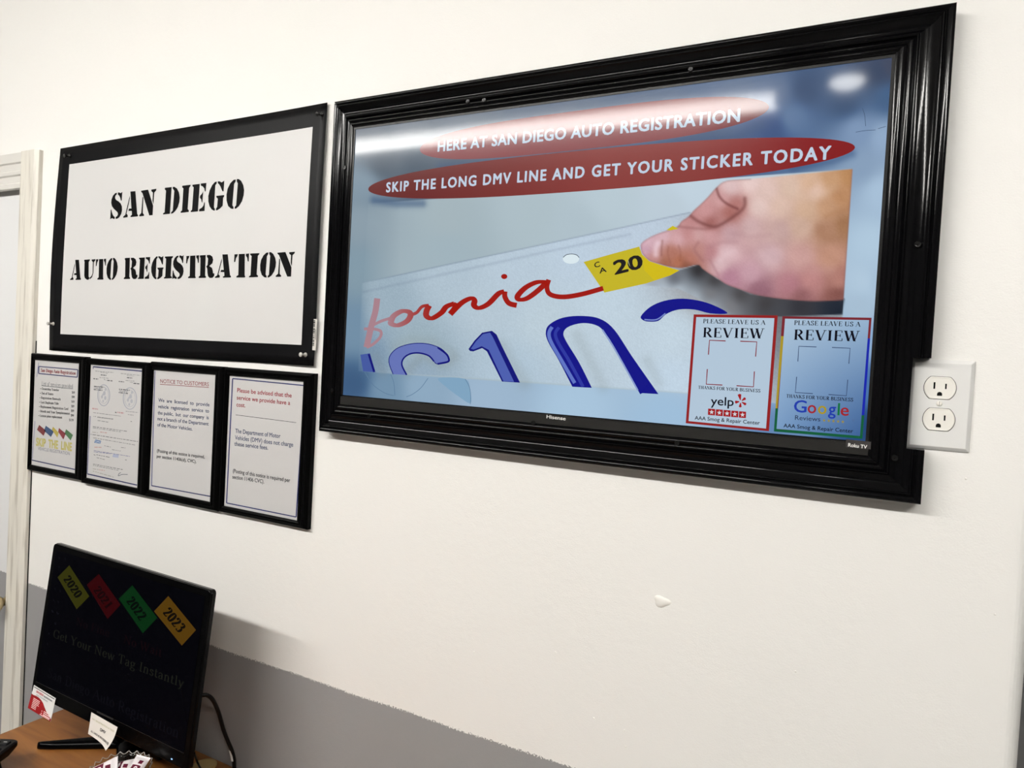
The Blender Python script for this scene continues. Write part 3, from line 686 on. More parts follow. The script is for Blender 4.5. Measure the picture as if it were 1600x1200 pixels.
# the hand
hand = smooth_path(c4([(1172 * 3.2 - 860 * 3.2, 279.5 * 3.2 - 260 * 3.2), (880, 72), (830, 105), (790, 150), (750, 190), (715, 222), (690, 250), (655, 275), (635, 300), (590, 318), (540, 335), (490, 358), (455, 385), (452, 410), (462, 440), (495, 472), (550, 490), (600, 503),
                      (660, 508), (735, 492), (760, 512), (800, 540), (835, 560), (880, 590), (940, 612), (1020, 640), (1100, 655), (1180, 665), (1300, 674), (1400, 672), (1466, 668)]), 4)
hand += c4([(1511, 12)])
hm = soft_in(U, V, hand)
hc = idw(U, V, [(c4([(x, y)])[0] + (c,)) for x, y, c in [
    (900, 100, (206, 180, 180)), (850, 165, (192, 148, 148)), (780, 220, (190, 142, 142)), (720, 265, (178, 128, 128)), (800, 285, (152, 98, 94)), (930, 195, (166, 112, 108)), (900, 230, (158, 102, 96)),
    (1000, 80, (214, 190, 186)), (1080, 120, (206, 180, 172)), (1200, 100, (202, 176, 160)), (1300, 90, (198, 164, 138)), (1400, 60, (186, 146, 112)), (1490, 50, (172, 128, 88)),
    (1450, 150, (174, 130, 95)), (1380, 200, (182, 142, 112)), (1480, 300, (152, 112, 82)), (1380, 330, (162, 122, 98)), (1250, 300, (192, 162, 146)), (1150, 320, (184, 154, 150)),
    (1000, 300, (192, 162, 162)), (900, 335, (186, 152, 156)), (800, 350, (194, 150, 152)), (1100, 450, (196, 166, 170)), (1250, 450, (190, 150, 145)), (1400, 450, (182, 138, 118)),
    (1300, 570, (178, 128, 126)), (1450, 570, (166, 118, 108)), (1440, 645, (126, 82, 76)), (1250, 650, (140, 96, 98)), (1200, 590, (168, 118, 126)), (1040, 615, (140, 98, 110)), (1000, 540, (188, 150, 160)),
    (900, 555, (168, 122, 138)), (850, 480, (202, 172, 176)), (880, 430, (206, 176, 180)), (800, 430, (172, 122, 126)), (740, 420, (176, 128, 122)), (700, 460, (170, 112, 98)), (640, 475, (166, 106, 82)),
    (610, 430, (166, 112, 98)), (580, 480, (152, 98, 78)), (680, 498, (128, 80, 62)), (640, 365, (196, 156, 160)), (560, 350, (202, 168, 176)), (490, 375, (202, 168, 178)), (475, 420, (186, 150, 166)),
    (510, 455, (182, 134, 130)), (1040, 200, (208, 184, 178)), (1150, 200, (204, 176, 162)), (1280, 220, (194, 162, 138)), (1320, 120, (206, 176, 160)), (690, 340, (182, 132, 132)), (740, 340, (190, 150, 150))]], 3.4)
hc += (np.sin(U * 0.11 + np.sin(V * 0.07) * 2) * np.sin(V * 0.09 + np.sin(U * .05) * 2 + 1.3) * 3 + (rng.random(U.shape) - .5) * 5)[..., None]
for pts, w, s_, col in [([(830, 108), (845, 150), (880, 185), (935, 212)], 2.0, .75, (96, 48, 48)), ([(700, 246), (740, 275), (800, 298), (850, 292), (960, 215), (972, 160)], 2.6, .7, (100, 56, 54)),
                        ([(640, 300), (700, 308), (780, 312), (830, 300)], 2.2, .5, (130, 84, 84)), ([(560, 372), (556, 405), (555, 445)], 1.6, .55, (120, 74, 66)), ([(590, 400), (588, 440), (600, 480)], 1.4, .3, (120, 70, 60)),
                        ([(640, 395), (650, 430), (648, 470)], 1.5, .3, (120, 70, 60)), ([(740, 380), (720, 410), (735, 440), (760, 470)], 2.4, .4, (140, 92, 92)), ([(800, 470), (815, 500), (840, 545)], 2, .35, (140, 92, 100)),
                        ([(850, 470), (880, 440), (920, 425)], 4, .35, (216, 190, 194)), ([(537, 385), (528, 410), (527, 440)], 4.2, .7, (230, 212, 222)), ([(900, 330), (1000, 350), (1100, 340)], 4, .25, (160, 124, 128)),
                        ([(1340, 300), (1360, 340), (1400, 360)], 6, .3, (150, 108, 82)), ([(1180, 120), (1300, 160), (1420, 110)], 6, .2, (214, 190, 170)), ([(1380, 250), (1460, 220), (1500, 200)], 5, .35, (150, 106, 74)),
                        ([(1120, 500), (1260, 520), (1400, 520)], 8, .2, (200, 164, 160)), ([(800, 400), (860, 380), (930, 380)], 3, .3, (158, 116, 122)), ([(1000, 420), (1080, 400), (1180, 390)], 5, .2, (170, 134, 136))]:
    hc = blend(hc, .72 * s_ * np.exp(-(seg_dist(U, V, smooth_path(c4(pts), 5)) / (w * 1.15)) ** 2), col)
edge = seg_dist(U, V, hand)
hc = (hc - 150) * 1.10 + 159
hc = blend(hc, 0.35 * np.exp(-(edge / 2.0) ** 2), (120, 78, 76))
img = img * (1 - hm[..., None]) + hc * hm[..., None]
# soft drop shades drawn under the two banners
for pts, w, s_ in [([(690, 262), (900, 244), (1150, 212), (1190, 196)], 9, .55), ([(585, 313), (620, 318), (660, 318)], 7, .5), ([(1240, 262), (1300, 252), (1330, 240)], 8, .45)]:
    img = blend(img, s_ * np.exp(-(seg_dist(U, V, pts) / w) ** 2) * (1 - hm) * (1 - inph * .0), (52, 78, 118))
lum = img.mean(-1, keepdims=True); wgt = np.clip((lum - 105) / 50, 0, 1) * (1 - hm[..., None])
img = img * (1 - wgt) + ((img - lum) * 0.78 + lum * 1.06) * wgt          # the panel's own white balance
img = np.clip(img, 0, 255)
SCR = MB()
vsg = np.stack([AA, np.full_like(AA, TVY), ZZ], -1).reshape(-1, 3)
idx = np.arange((GX + 1) * (GZ + 1)).reshape(GZ + 1, GX + 1)
fcs = np.stack([idx[:-1, :-1], idx[1:, :-1], idx[1:, 1:], idx[:-1, 1:]], -1).reshape(-1, 4)
SCR.v = [tuple(x) for x in vsg]; SCR.f = fcs.tolist(); SCR.c = [tuple(x) for x in lin_np(img).reshape(-1, 3)]

def banner(tipL, tipR, mid, half_px, e, off, colfun):
    A = Vector(TV.px(*tipL)); B = Vector(TV.px(*tipR)); c = (A + B) / 2; ax = (B - A) / 2
    h = (Vector(TV.px(*mid)) - Vector(TV.px(mid[0], mid[1] - half_px))).length
    up = Vector((-ax.y, ax.x)).normalized() * h
    n = 48; top = []; bot = []
    for k in range(n + 1):
        t = -math.cos(PI * k / n); r = (1 - abs(t) ** e) ** (1 / 2.0) if abs(t) < 1 else 0
        top.append(c + ax * t + up * r); bot.append(c + ax * t - up * r)
    vs = []
    for q, w in zip(top, bot): vs += [q, (q + w) / 2, w]
    i0 = len(SCR.v)
    P3 = [TV.at(q.x, q.y, off) for q in vs]
    SCR.mesh(P3, [[3 * i + j, 3 * i + j + 1, 3 * i + j + 4, 3 * i + j + 3] for i in range(n) for j in (0, 1)])
    for i, q in enumerate(P3): SCR.c[i0 + i] = lin(colfun(*proj(q)))
def mixc(a, b_, t):
    t = min(1, max(0, t)); return tuple(x + (y - x) * t for x, y in zip(a, b_))
banner((656, 233.5), (1201.5, 167.5), (927, 200), 31, 3.2, 0.00015, lambda u, v: mixc((132, 62, 66), (104, 12, 22), (u - 1080) / 110))
banner((575.5, 295.5), (1336, 230.5), (927, 266), 32.0, 2.6, 0.0003, lambda u, v: mixc(mixc((104, 34, 32), (136, 58, 54), (u - 640) / 300), (132, 28, 30), (u - 1080) / 200))
TXT = K((186, 204, 220))
put(SCR, TV, sans('HERE AT SAN DIEGO AUTO REGISTRATION', 0.034, 1.06), (683.5, 236.8), (1156, 189.5), 14.5, 0.00045, TXT, 21)
put(SCR, TV, sans('SKIP THE LONG DMV LINE AND GET YOUR STICKER TODAY', 0.036, 1.22), (603, 300.3), (1298, 248.2), 14.0, 0.00045, K((190, 206, 224)), 20.5)
# plate figures
BL, BL2, BLO = K((18, 20, 134)), K((98, 112, 186)), K((20, 22, 118))
C_IN = c8([(332, 716), (306, 662), (316, 625), (352, 601), (402, 597), (452, 612), (480, 642)])
C_OUT = c8([(258, 712), (236, 650), (245, 605), (290, 566), (370, 545), (450, 548), (520, 574), (560, 618), (558, 642), (500, 656), (480, 642)])
tri_poly(SCR, TV, smooth_path(C_OUT, 4) + smooth_path(C_IN[::-1], 4)[1:], 0.0002, K((102, 116, 182)))
stroke(SCR, TV, C_OUT, 1.2, 0.0003, BLO)
stroke(SCR, TV, C_IN, 2.4, 0.0003, BLO)
stroke(SCR, TV, c8([(500, 566), (545, 600), (560, 625), (556, 644), (500, 656)]), 3.0, 0.00035, BLO)
tri_poly(SCR, TV, c8([(80, 606), (132, 598), (162, 702), (95, 696)]), 0.0002, K((70, 90, 160)))
stroke(SCR, TV, c8([(126, 602), (156, 700)]), 3.5, 0.0003, BLO, False)
tri_poly(SCR, TV, c8([(668, 575), (700, 530), (742, 486), (795, 476), (820, 496), (850, 560), (948, 758), (850, 752), (768, 588), (742, 570), (694, 588), (676, 586)]), 0.0002, BLO)
tri_poly(SCR, TV, c8([(680, 574), (708, 534), (746, 494), (785, 486), (800, 510), (916, 754), (858, 751), (778, 580), (740, 560), (696, 578)]), 0.0003, K((78, 96, 176)))
outer0 = smooth_path(c8([(1232, 780), (1160, 640), (1100, 535), (1088, 480), (1110, 440), (1180, 405), (1280, 395), (1380, 410), (1460, 470), (1560, 620), (1700, 820)]), 5)
inner0 = smooth_path(c8([(1338, 786), (1270, 650), (1200, 535), (1184, 488), (1210, 455), (1280, 435), (1350, 442), (1400, 475), (1470, 580), (1590, 802), (1600, 812)]), 5)
i0 = len(SCR.v)
SCR.mesh([TV.P(*q, 0.0002) for pr in zip(outer0, inner0) for q in pr], [[2 * i, 2 * i + 1, 2 * i + 3, 2 * i + 2] for i in range(len(outer0) - 1)], BL)
stroke(SCR, TV, c8([(1245, 760), (1175, 640), (1118, 540), (1105, 490), (1122, 455)]), 5.5, 0.0003, K((96, 116, 196)))
stroke(SCR, TV, c8([(1290, 780), (1215, 640), (1155, 540), (1140, 490), (1160, 458)]), 5, 0.0003, K((46, 56, 160)))
stroke(SCR, TV, c8([(1395, 470), (1465, 580), (1588, 800)]), 2.4, 0.0003, K((138, 156, 206)))
tri_poly(SCR, TV, smooth_path(c4([(453, 748), (500, 702), (570, 672), (660, 661), (760, 675), (840, 705), (885, 735), (800, 735), (720, 716), (640, 716), (580, 738), (540, 772), (490, 776), (462, 768), (453, 748)]), 4), 0.0002, BL)
stroke(SCR, TV, c4([(470, 766), (530, 766), (575, 735)]), 2, 0.0003, K((120, 136, 200)))
# red script word
RED, RED2 = (158, 26, 18), (168, 130, 140)
def redf(u, v): return lin(mixc(RED2, RED, (u - 605) / 75))
W1 = lambda f, t: 5.9 + 3.6 * abs(t[1])
for pts, w in [([(172, 300), (162, 370), (140, 450), (124, 520), (114, 566)], lambda f, t: 9.5), ([(114, 566), (150, 548), (188, 510), (190, 478), (150, 466), (100, 466)], lambda f, t: 4.5),
               ([(130, 455), (190, 425), (242, 408)], lambda f, t: 4.5),
               ([(246, 428), (262, 395), (305, 370), (344, 374), (352, 396), (330, 426), (284, 446), (252, 440), (246, 428)], W1), ([(345, 392), (385, 378), (415, 345), (452, 338)], lambda f, t: 5),
               ([(455, 338), (440, 368), (440, 396), (470, 408), (520, 378), (548, 345), (590, 328)], W1), ([(605, 325), (592, 355), (568, 386)], lambda f, t: 9), ([(572, 382), (630, 325), (680, 300), (700, 312), (698, 338), (725, 352), (775, 330), (830, 275), (862, 262)], W1),
               ([(866, 262), (866, 292), (888, 326), (930, 338)], lambda f, t: 8), ([(1092, 212), (1040, 212), (980, 240), (936, 285), (944, 306), (985, 300), (1040, 262), (1092, 214)], W1),
               ([(1104, 198), (1094, 240), (1112, 278), (1180, 292), (1280, 278), (1400, 245)], lambda f, t: 7.5)]:
    stroke(SCR, TV, c8(pts), w, 0.0003, K(RED), True, redf)
SCR.poly([TV.P(540 + (862 + 17 * math.cos(a * PI / 8)) / 3.478, 380 + (181 + 14 * math.sin(a * PI / 8)) / 3.478, 0.0003) for a in range(16)], K(RED))
# bolt hole, sticker
SCR.poly([TV.P(860 + (103 + 41 * math.cos(a * PI / 12)) / 3.2, 260 + (463 + 24 * math.sin(a * PI / 12)) / 3.2, 0.0002) for a in range(24)], K((218, 232, 238)))
stroke(SCR, TV, c4([(64, 455), (80, 442), (105, 438), (130, 442), (144, 456)]), 1.0, 0.0003, K((70, 80, 92)))
tri_poly(SCR, TV, c4([(166, 478), (300, 440), (444, 401), (458, 440), (495, 474), (550, 492), (645, 520), (600, 545), (480, 585), (270, 631)]), 0.0002, K((196, 180, 40)))
tri_poly(SCR, TV, c4([(460, 442), (495, 474), (550, 492), (645, 520), (600, 545), (520, 570), (470, 520)]), 0.0003, K((208, 186, 26)))
tri_poly(SCR, TV, c4([(580, 318), (612, 297), (640, 312), (600, 320)]), 0.0002, K((202, 186, 30)))
def rot_text(g, bl, br, caph, col, off=0.0004):
    put(SCR, TV, g, bl, br, caph, off, col)
p_, q_ = c4([(320, 541), (466, 505)]); put(SCR, TV, sans('20', 0.035), p_, q_, 20.5, 0.0004, K((34, 30, 30)))
stroke(SCR, TV, c4([(388, 470), (400, 500), (430, 515), (455, 490), (450, 462)]), 0.9, 0.0005, K((188, 186, 150)))
p_, q_ = c4([(222, 508), (250, 499)]); put(SCR, TV, sans('C', 0.02), p_, q_, 8.0, 0.0004, INK)
p_, q_ = c4([(246, 536), (282, 526)]); put(SCR, TV, sans('A', 0.02), p_, q_, 8.0, 0.0004, INK)
# pale arcs along the bottom of the picture
for pts in [[(104, 700), (150, 770), (215, 815), (262, 828)], [(245, 712), (262, 760), (268, 828)], [(448, 733), (410, 785), (365, 820), (330, 835)], [(650, 738), (672, 780), (680, 830), (678, 875)]]:
    stroke(SCR, TV, c8(pts), 0.8, 0.0002, K((92, 122, 152)))
tri_poly(SCR, TV, smooth_path(c8([(505, 733), (650, 738), (676, 800), (678, 870), (610, 830), (545, 780), (505, 733)]), 4), 0.0001, K((128, 164, 192)))
# hairline marks near the upper right
for pts in [[(1347.5, 169), (1351, 180), (1352.5, 197)], [(1337, 206.5), (1352, 204), (1368, 203)], [(1372, 201), (1384, 197.5)]]:
    stroke(SCR, TV, pts, 0.7, 0.0002, K((56, 76, 104)))
# review cards
c1 = crop(1050, 470, 4.8)
tri_poly(SCR, TV, c1([(163, 102), (793, 110), (727, 978), (103, 918)]), 0.0003, K((146, 34, 34)))
tri_poly(SCR, TV, c1([(182, 122), (768, 130), (705, 958), (124, 902)]), 0.0004, K((178, 198, 216)))
cz = [(828, 116), (1497, 127), (1428, 1035), (764, 980)]
tri_poly(SCR, TV, c1(cz), 0.0003, K((122, 40, 48)))
tri_poly(SCR, TV, c1([(817, 265), (840, 265), (790, 806), (776, 806)]), 0.00035, K((168, 146, 44)))
tri_poly(SCR, TV, c1([(776, 806), (800, 806), (788, 962), (1430, 1010), (1428, 1035), (764, 980)]), 0.00035, K((22, 92, 58)))
tri_poly(SCR, TV, c1([(1462, 282), (1486, 282), (1442, 858), (1420, 858)]), 0.00035, K((28, 40, 168)))
tri_poly(SCR, TV, c1([(1420, 858), (1442, 858), (1428, 1035), (1405, 1030)]), 0.00035, K((22, 92, 58)))
i0 = len(SCR.v)
pp = c1([(848, 134), (1478, 145), (1410, 1014), (784, 960)])
n2 = 10
SCR.mesh([TV.P(*tuple(np.array(pp[0]) * (1 - i / n2) * (1 - j / n2) + np.array(pp[1]) * (i / n2) * (1 - j / n2) + np.array(pp[2]) * (i / n2) * (j / n2) + np.array(pp[3]) * (1 - i / n2) * (j / n2)), 0.0004) for j in range(n2 + 1) for i in range(n2 + 1)],
         [[j * (n2 + 1) + i, j * (n2 + 1) + i + 1, (j + 1) * (n2 + 1) + i + 1, (j + 1) * (n2 + 1) + i] for j in range(n2) for i in range(n2)])
for j in range(n2 + 1):
    for i in range(n2 + 1):
        SCR.c[i0 + j * (n2 + 1) + i] = lin(mixc(mixc((172, 194, 214), (150, 178, 206), i / n2), mixc((122, 156, 196), (62, 98, 150), i / n2), (j / n2)))
def ct(g, x0, y0, x1, y1, cap, col, off=0.0006, c=c1, s=4.8, mb=None, pl=None):
    p, q = c([(x0, y0), (x1, y1)]); put(mb or SCR, pl or TV, g, p, q, cap / s, off, col)
DK = K((14, 14, 26))
ct(serif('PLEASE LEAVE US A', .15, .05), 233, 168, 702, 180, 32, DK); ct(serif('REVIEW', .15, .05), 232, 273, 690, 283, 72, DK)
ct(serif('PLEASE LEAVE US A', .15, .05), 916, 181, 1415, 194, 34, DK); ct(serif('REVIEW', .15, .05), 914, 292, 1405, 305, 76, DK)
ct(serif('THANKS FOR YOUR BUSINESS', .17, .06), 197, 660, 662, 688, 24, DK); ct(serif('THANKS FOR YOUR BUSINESS', .17, .06), 858, 726, 1358, 756, 26, DK)
for pts in [[(402, 301), (281, 296), (273, 404)], [(512, 303), (636, 308), (627, 418)], [(265, 512), (257, 625), (378, 632)], [(618, 530), (611, 645), (484, 637)]]:
    stroke(SCR, TV, c1(pts), 1.6, 0.0006, K((132, 28, 40)), False)
for pts in [[(1083, 346), (951, 341), (944, 455)], [(1200, 350), (1336, 356), (1326, 472)], [(935, 570), (925, 688), (1056, 696)], [(1318, 592), (1308, 712), (1174, 703)]]:
    stroke(SCR, TV, c1(pts), 1.3, 0.0006, K((58, 76, 110)), False)
ct(sans('yelp', 0.012), 290, 780, 462, 789, 62, DK)
RY = K((160, 26, 30))
cx, cy = 515, 755
for an, rr, l in [(-100, 14, 52), (-35, 11, 40), (30, 11, 42), (95, 11, 40), (172, 12, 38)]:
    a = math.radians(an); ux, uy = math.cos(a), math.sin(a)
    tri_poly(SCR, TV, c1([(cx + ux * 10 - uy * 3, cy + uy * 10 + ux * 3), (cx + ux * l - uy * rr, cy + uy * l + ux * rr), (cx + ux * (l + 6), cy + uy * (l + 6)), (cx + ux * l + uy * rr, cy + uy * l - ux * rr), (cx + ux * 10 + uy * 3, cy + uy * 10 - ux * 3)]), 0.0006, RY)
def star(cx, cy, r, col, off):
    pts = []
    for k in range(10):
        a = -PI / 2 + k * PI / 5; q = r if k % 2 == 0 else r * 0.42
        pts.append((cx + q * math.cos(a), cy + q * math.sin(a)))
    tri_poly(SCR, TV, c1(pts), off, col)
for k in range(5):
    x0 = 271 + k * 58; y0 = 808 + k * 5
    tri_poly(SCR, TV, c1([(x0, y0), (x0 + 53, y0 + 4), (x0 + 51, y0 + 52), (x0 - 2, y0 + 48)]), 0.0006, RY)
    star(x0 + 26, y0 + 27, 19, K((208, 208, 214)), 0.0007)
    star(1141 + k * 35, 897 + k * 2.6, 14, K((150, 138, 70)), 0.0006)
ct(sans('AAA Smog & Repair Center', 0.012), 170, 890, 658, 930, 27, DK); ct(sans('AAA Smog & Repair Center', 0.012), 836, 948, 1358, 992, 28, DK)
ct(sans('Reviews', 0.005), 922, 892, 1112, 905, 34, K((44, 56, 82)))
GC = [(36, 62, 168), (158, 38, 46), (168, 146, 32), (36, 62, 168), (22, 112, 62), (158, 38, 46)]
for ch, x0, x1, col in zip('Google', (912, 1015, 1092, 1170, 1240, 1262), (1008, 1080, 1157, 1228, 1256, 1325), GC):
    yb = 832 + (x0 - 912) * 0.075
    g = sans(ch, 0.014)
    ct(g, x0, yb, x1, yb + (x1 - x0) * 0.07, 88, K(col))
scr = SCR.build('screen', M_SCREEN, tv, colors=True)

# ---- the black moulding round the television
FX0, FX1, FZ0, FZ1 = None, None, None, None
fp = wall_plane(-0.026)
q1, q2, q3, q4 = [fp.px(*p) for p in [(524, 158), (1497, 4), (1437, 790), (497, 672)]]
FX0 = (q1[0] + q4[0]) / 2; FX1 = (q2[0] + q3[0]) / 2; FZ1 = (q1[1] + q2[1]) / 2; FZ0 = (q3[1] + q4[1]) / 2
IX0, IX1, IZ0, IZ1 = -0.004, SW + 0.004, zb - 0.0175, SZ1 + 0.004       # sight edge
# profile: t = 0 at the outer edge .. 1 at the sight edge, height above the wall in metres
def arcp(t0, t1, h0, h1, rise, n=8):
    out = []
    for k in range(n + 1):
        f = k / n; out.append((t0 + (t1 - t0) * f, h0 + (h1 - h0) * f + rise * math.sin(PI * f)))
    return out
PROF = [(0, 0.0), (0, 0.0255)] + arcp(0.012, 0.135, 0.0266, 0.0266, 0.0013) + [(0.150, 0.0248)] + arcp(0.165, 0.235, 0.0248, 0.0252, 0.0022) \
    + arcp(0.262, 0.575, 0.0246, 0.0226, -0.0040, 12) + arcp(0.590, 0.655, 0.0226, 0.0222, 0.0022) + [(0.668, 0.0212)] + arcp(0.680, 0.785, 0.0216, 0.0220, 0.0014) \
    + [(0.800, 0.0212)] + arcp(0.812, 0.960, 0.0218, 0.0222, 0.0022) + [(1.0, 0.0224), (1.0, 0.0200)]
fr = thing('moulding_surround', 'thick black glossy stepped moulding frame screwed to the wall around the television', 'frame', (SW / 2, 0, FZ0))
def rail(corner_out0, corner_in0, corner_out1, corner_in1, prof=PROF):
    """mitred length of moulding from end 0 to end 1"""
    b = MB(); n = len(prof); vs = []
    for (co, ci) in ((corner_out0, corner_in0), (corner_out1, corner_in1)):
        for t, h in prof:
            vs.append((co[0] + (ci[0] - co[0]) * t, -h, co[1] + (ci[1] - co[1]) * t))
    fs = [(i, i + 1, n + i + 1, n + i) for i in range(n - 1)] + [tuple(range(n)), tuple(range(2 * n - 1, n - 1, -1)), (0, n, 2 * n - 1, n - 1)]
    b.mesh(vs, fs); return b
g_ = 0.0010
rail((FX0, FZ1), (IX0, IZ1), (FX1, FZ1), (IX1, IZ1)).build('top_rail', M_MOULD, fr, soft=40)
rail((FX0, FZ1 - 2.8 * g_), (IX0, IZ1 - g_ * .6), (FX0, FZ0 + g_ * 2), (IX0, IZ0)).build('left_rail', M_MOULD, fr, soft=40)
rail((FX0, FZ0), (IX0, IZ0 - g_ * .2), (FX1, FZ0), (IX1, IZ0 - g_ * .2)).build('bottom_rail', M_MOULD, fr, soft=40)
# right rail is notched round the outlet plate
nz1 = wall_plane(-0.02).P(1440, 559.5).z; nz0 = wall_plane(-0.02).P(1428, 701.5).z
nx = wall_plane(-0.012).P(1421, 630).x
tt = (FX1 - nx) / (FX1 - IX1)
def xz(t, z): return (FX1 + (IX1 - FX1) * t, z)
rb = MB()
def add_seg(o0, i0, o1, i1, prof): s_ = rail(o0, i0, o1, i1, prof); rb.mesh(s_.v, s_.f)
add_seg((FX1, FZ1), (IX1, IZ1), (FX1, nz1), (IX1, nz1), PROF)
pr2 = []
for k, (t, h) in enumerate(PROF):
    if t >= tt:
        if not pr2:
            t0, h0 = PROF[k - 1]; hh = h0 + (h - h0) * (tt - t0) / (t - t0)
            pr2 += [(tt, 0.0), (tt, hh)]
        pr2.append((t, h))
add_seg((FX1, nz1), (IX1, nz1), (FX1, nz0), (IX1, nz0), pr2)
add_seg((FX1, nz0), (IX1, nz0), (FX1, FZ0), (IX1, IZ0), PROF)
rb.build('right_rail', M_MOULD, fr, soft=40)
for (u, v) in [(731, 158.5), (756.5, 156.5), (1079, 108.5), (1434, 382), (539, 262), (519, 610), (577, 650), (833, 661), (1058, 692), (1398, 716)]:
    q = wall_plane(-0.0235).P(u, v)
    Ms = Matrix.Translation(q) @ Matrix.Rotation(PI / 2, 4, 'X')
    b = MB(); b.lathe([(0.0040, -0.004), (0.0040, 0.0006), (0.0034, 0.0011), (0.0008, 0.0008)], Ms, 16)
    for w, l in ((0.0007, 0.0025), (0.0025, 0.0007)):
        b.box(-w, w, -l, l, 0.0009, 0.00135, Ms)
    b.build('screw', M_BLACKSCREW, fr)

# ================================================================== POSTER
PO = wall_plane(-0.003)
PTL, PTR, PBR, PBL = [Vector(PO.px(*p)) for p in [(94.5, 232), (513, 161), (492.5, 572), (77, 547)]]
WTL, WTR, WBR, WBL = [Vector(PO.px(*p)) for p in [(109, 257), (490.5, 199), (472.5, 539), (95, 522)]]
def lift(a, z):
    s = (a - PTL.x) / (PTR.x - PTL.x); t = (PTL.y - z) / (PTL.y - PBL.y)
    e = 0.0060 * max(0, (s - 0.72) / 0.28) ** 2 * (0.35 + 0.65 * math.sin(PI * min(1, max(0, t * 0.9 + 0.1)))) + 0.003 * math.sin(PI * s) * math.sin(PI * t) \
        + 0.006 * max(0, (0.12 - s) / 0.12) ** 2 * math.sin(PI * min(1, max(0, t))) + 0.003 * max(0, t - .9) / .1 * math.sin(2.5 * PI * s) ** 2
    return e
def poster_grid(c, nx_, nz_, off):
    b = MB(); vs = []
    for j in range(nz_ + 1):
        for i in range(nx_ + 1):
            s, t = i / nx_, j / nz_
            p = (c[0] * (1 - s) + c[1] * s) * (1 - t) + (c[3] * (1 - s) + c[2] * s) * t
            vs.append((p.x, -0.003 - off - lift(p.x, p.y), p.y))
    b.mesh(vs, [[j * (nx_ + 1) + i, (j + 1) * (nx_ + 1) + i, (j + 1) * (nx_ + 1) + i + 1, j * (nx_ + 1) + i + 1] for j in range(nz_) for i in range(nx_)])
    return b
po = thing('poster', 'white poster with black stencil words SAN DIEGO AUTO REGISTRATION and black border', 'poster', ((PTL.x + PTR.x) / 2, 0, PBL.y))
sheet = poster_grid([PTL, PTR, PBR, PBL], 50, 28, 0.0).build('border_sheet', M_POSTER_BLACK, po, smooth=True)
sd = sheet.modifiers.new('s', 'SOLIDIFY'); sd.thickness = 0.0007; sd.offset = -1
poster_grid([WTL, WTR, WBR, WBL], 50, 28, 0.0002).build('white_panel', M_POSTER_WHITE, po, smooth=True)
k1 = crop(165, 270, 13.333); k2 = crop(270, 260, 13.333); k3 = crop(105, 380, 8.889); k4 = crop(280, 380, 8.421)
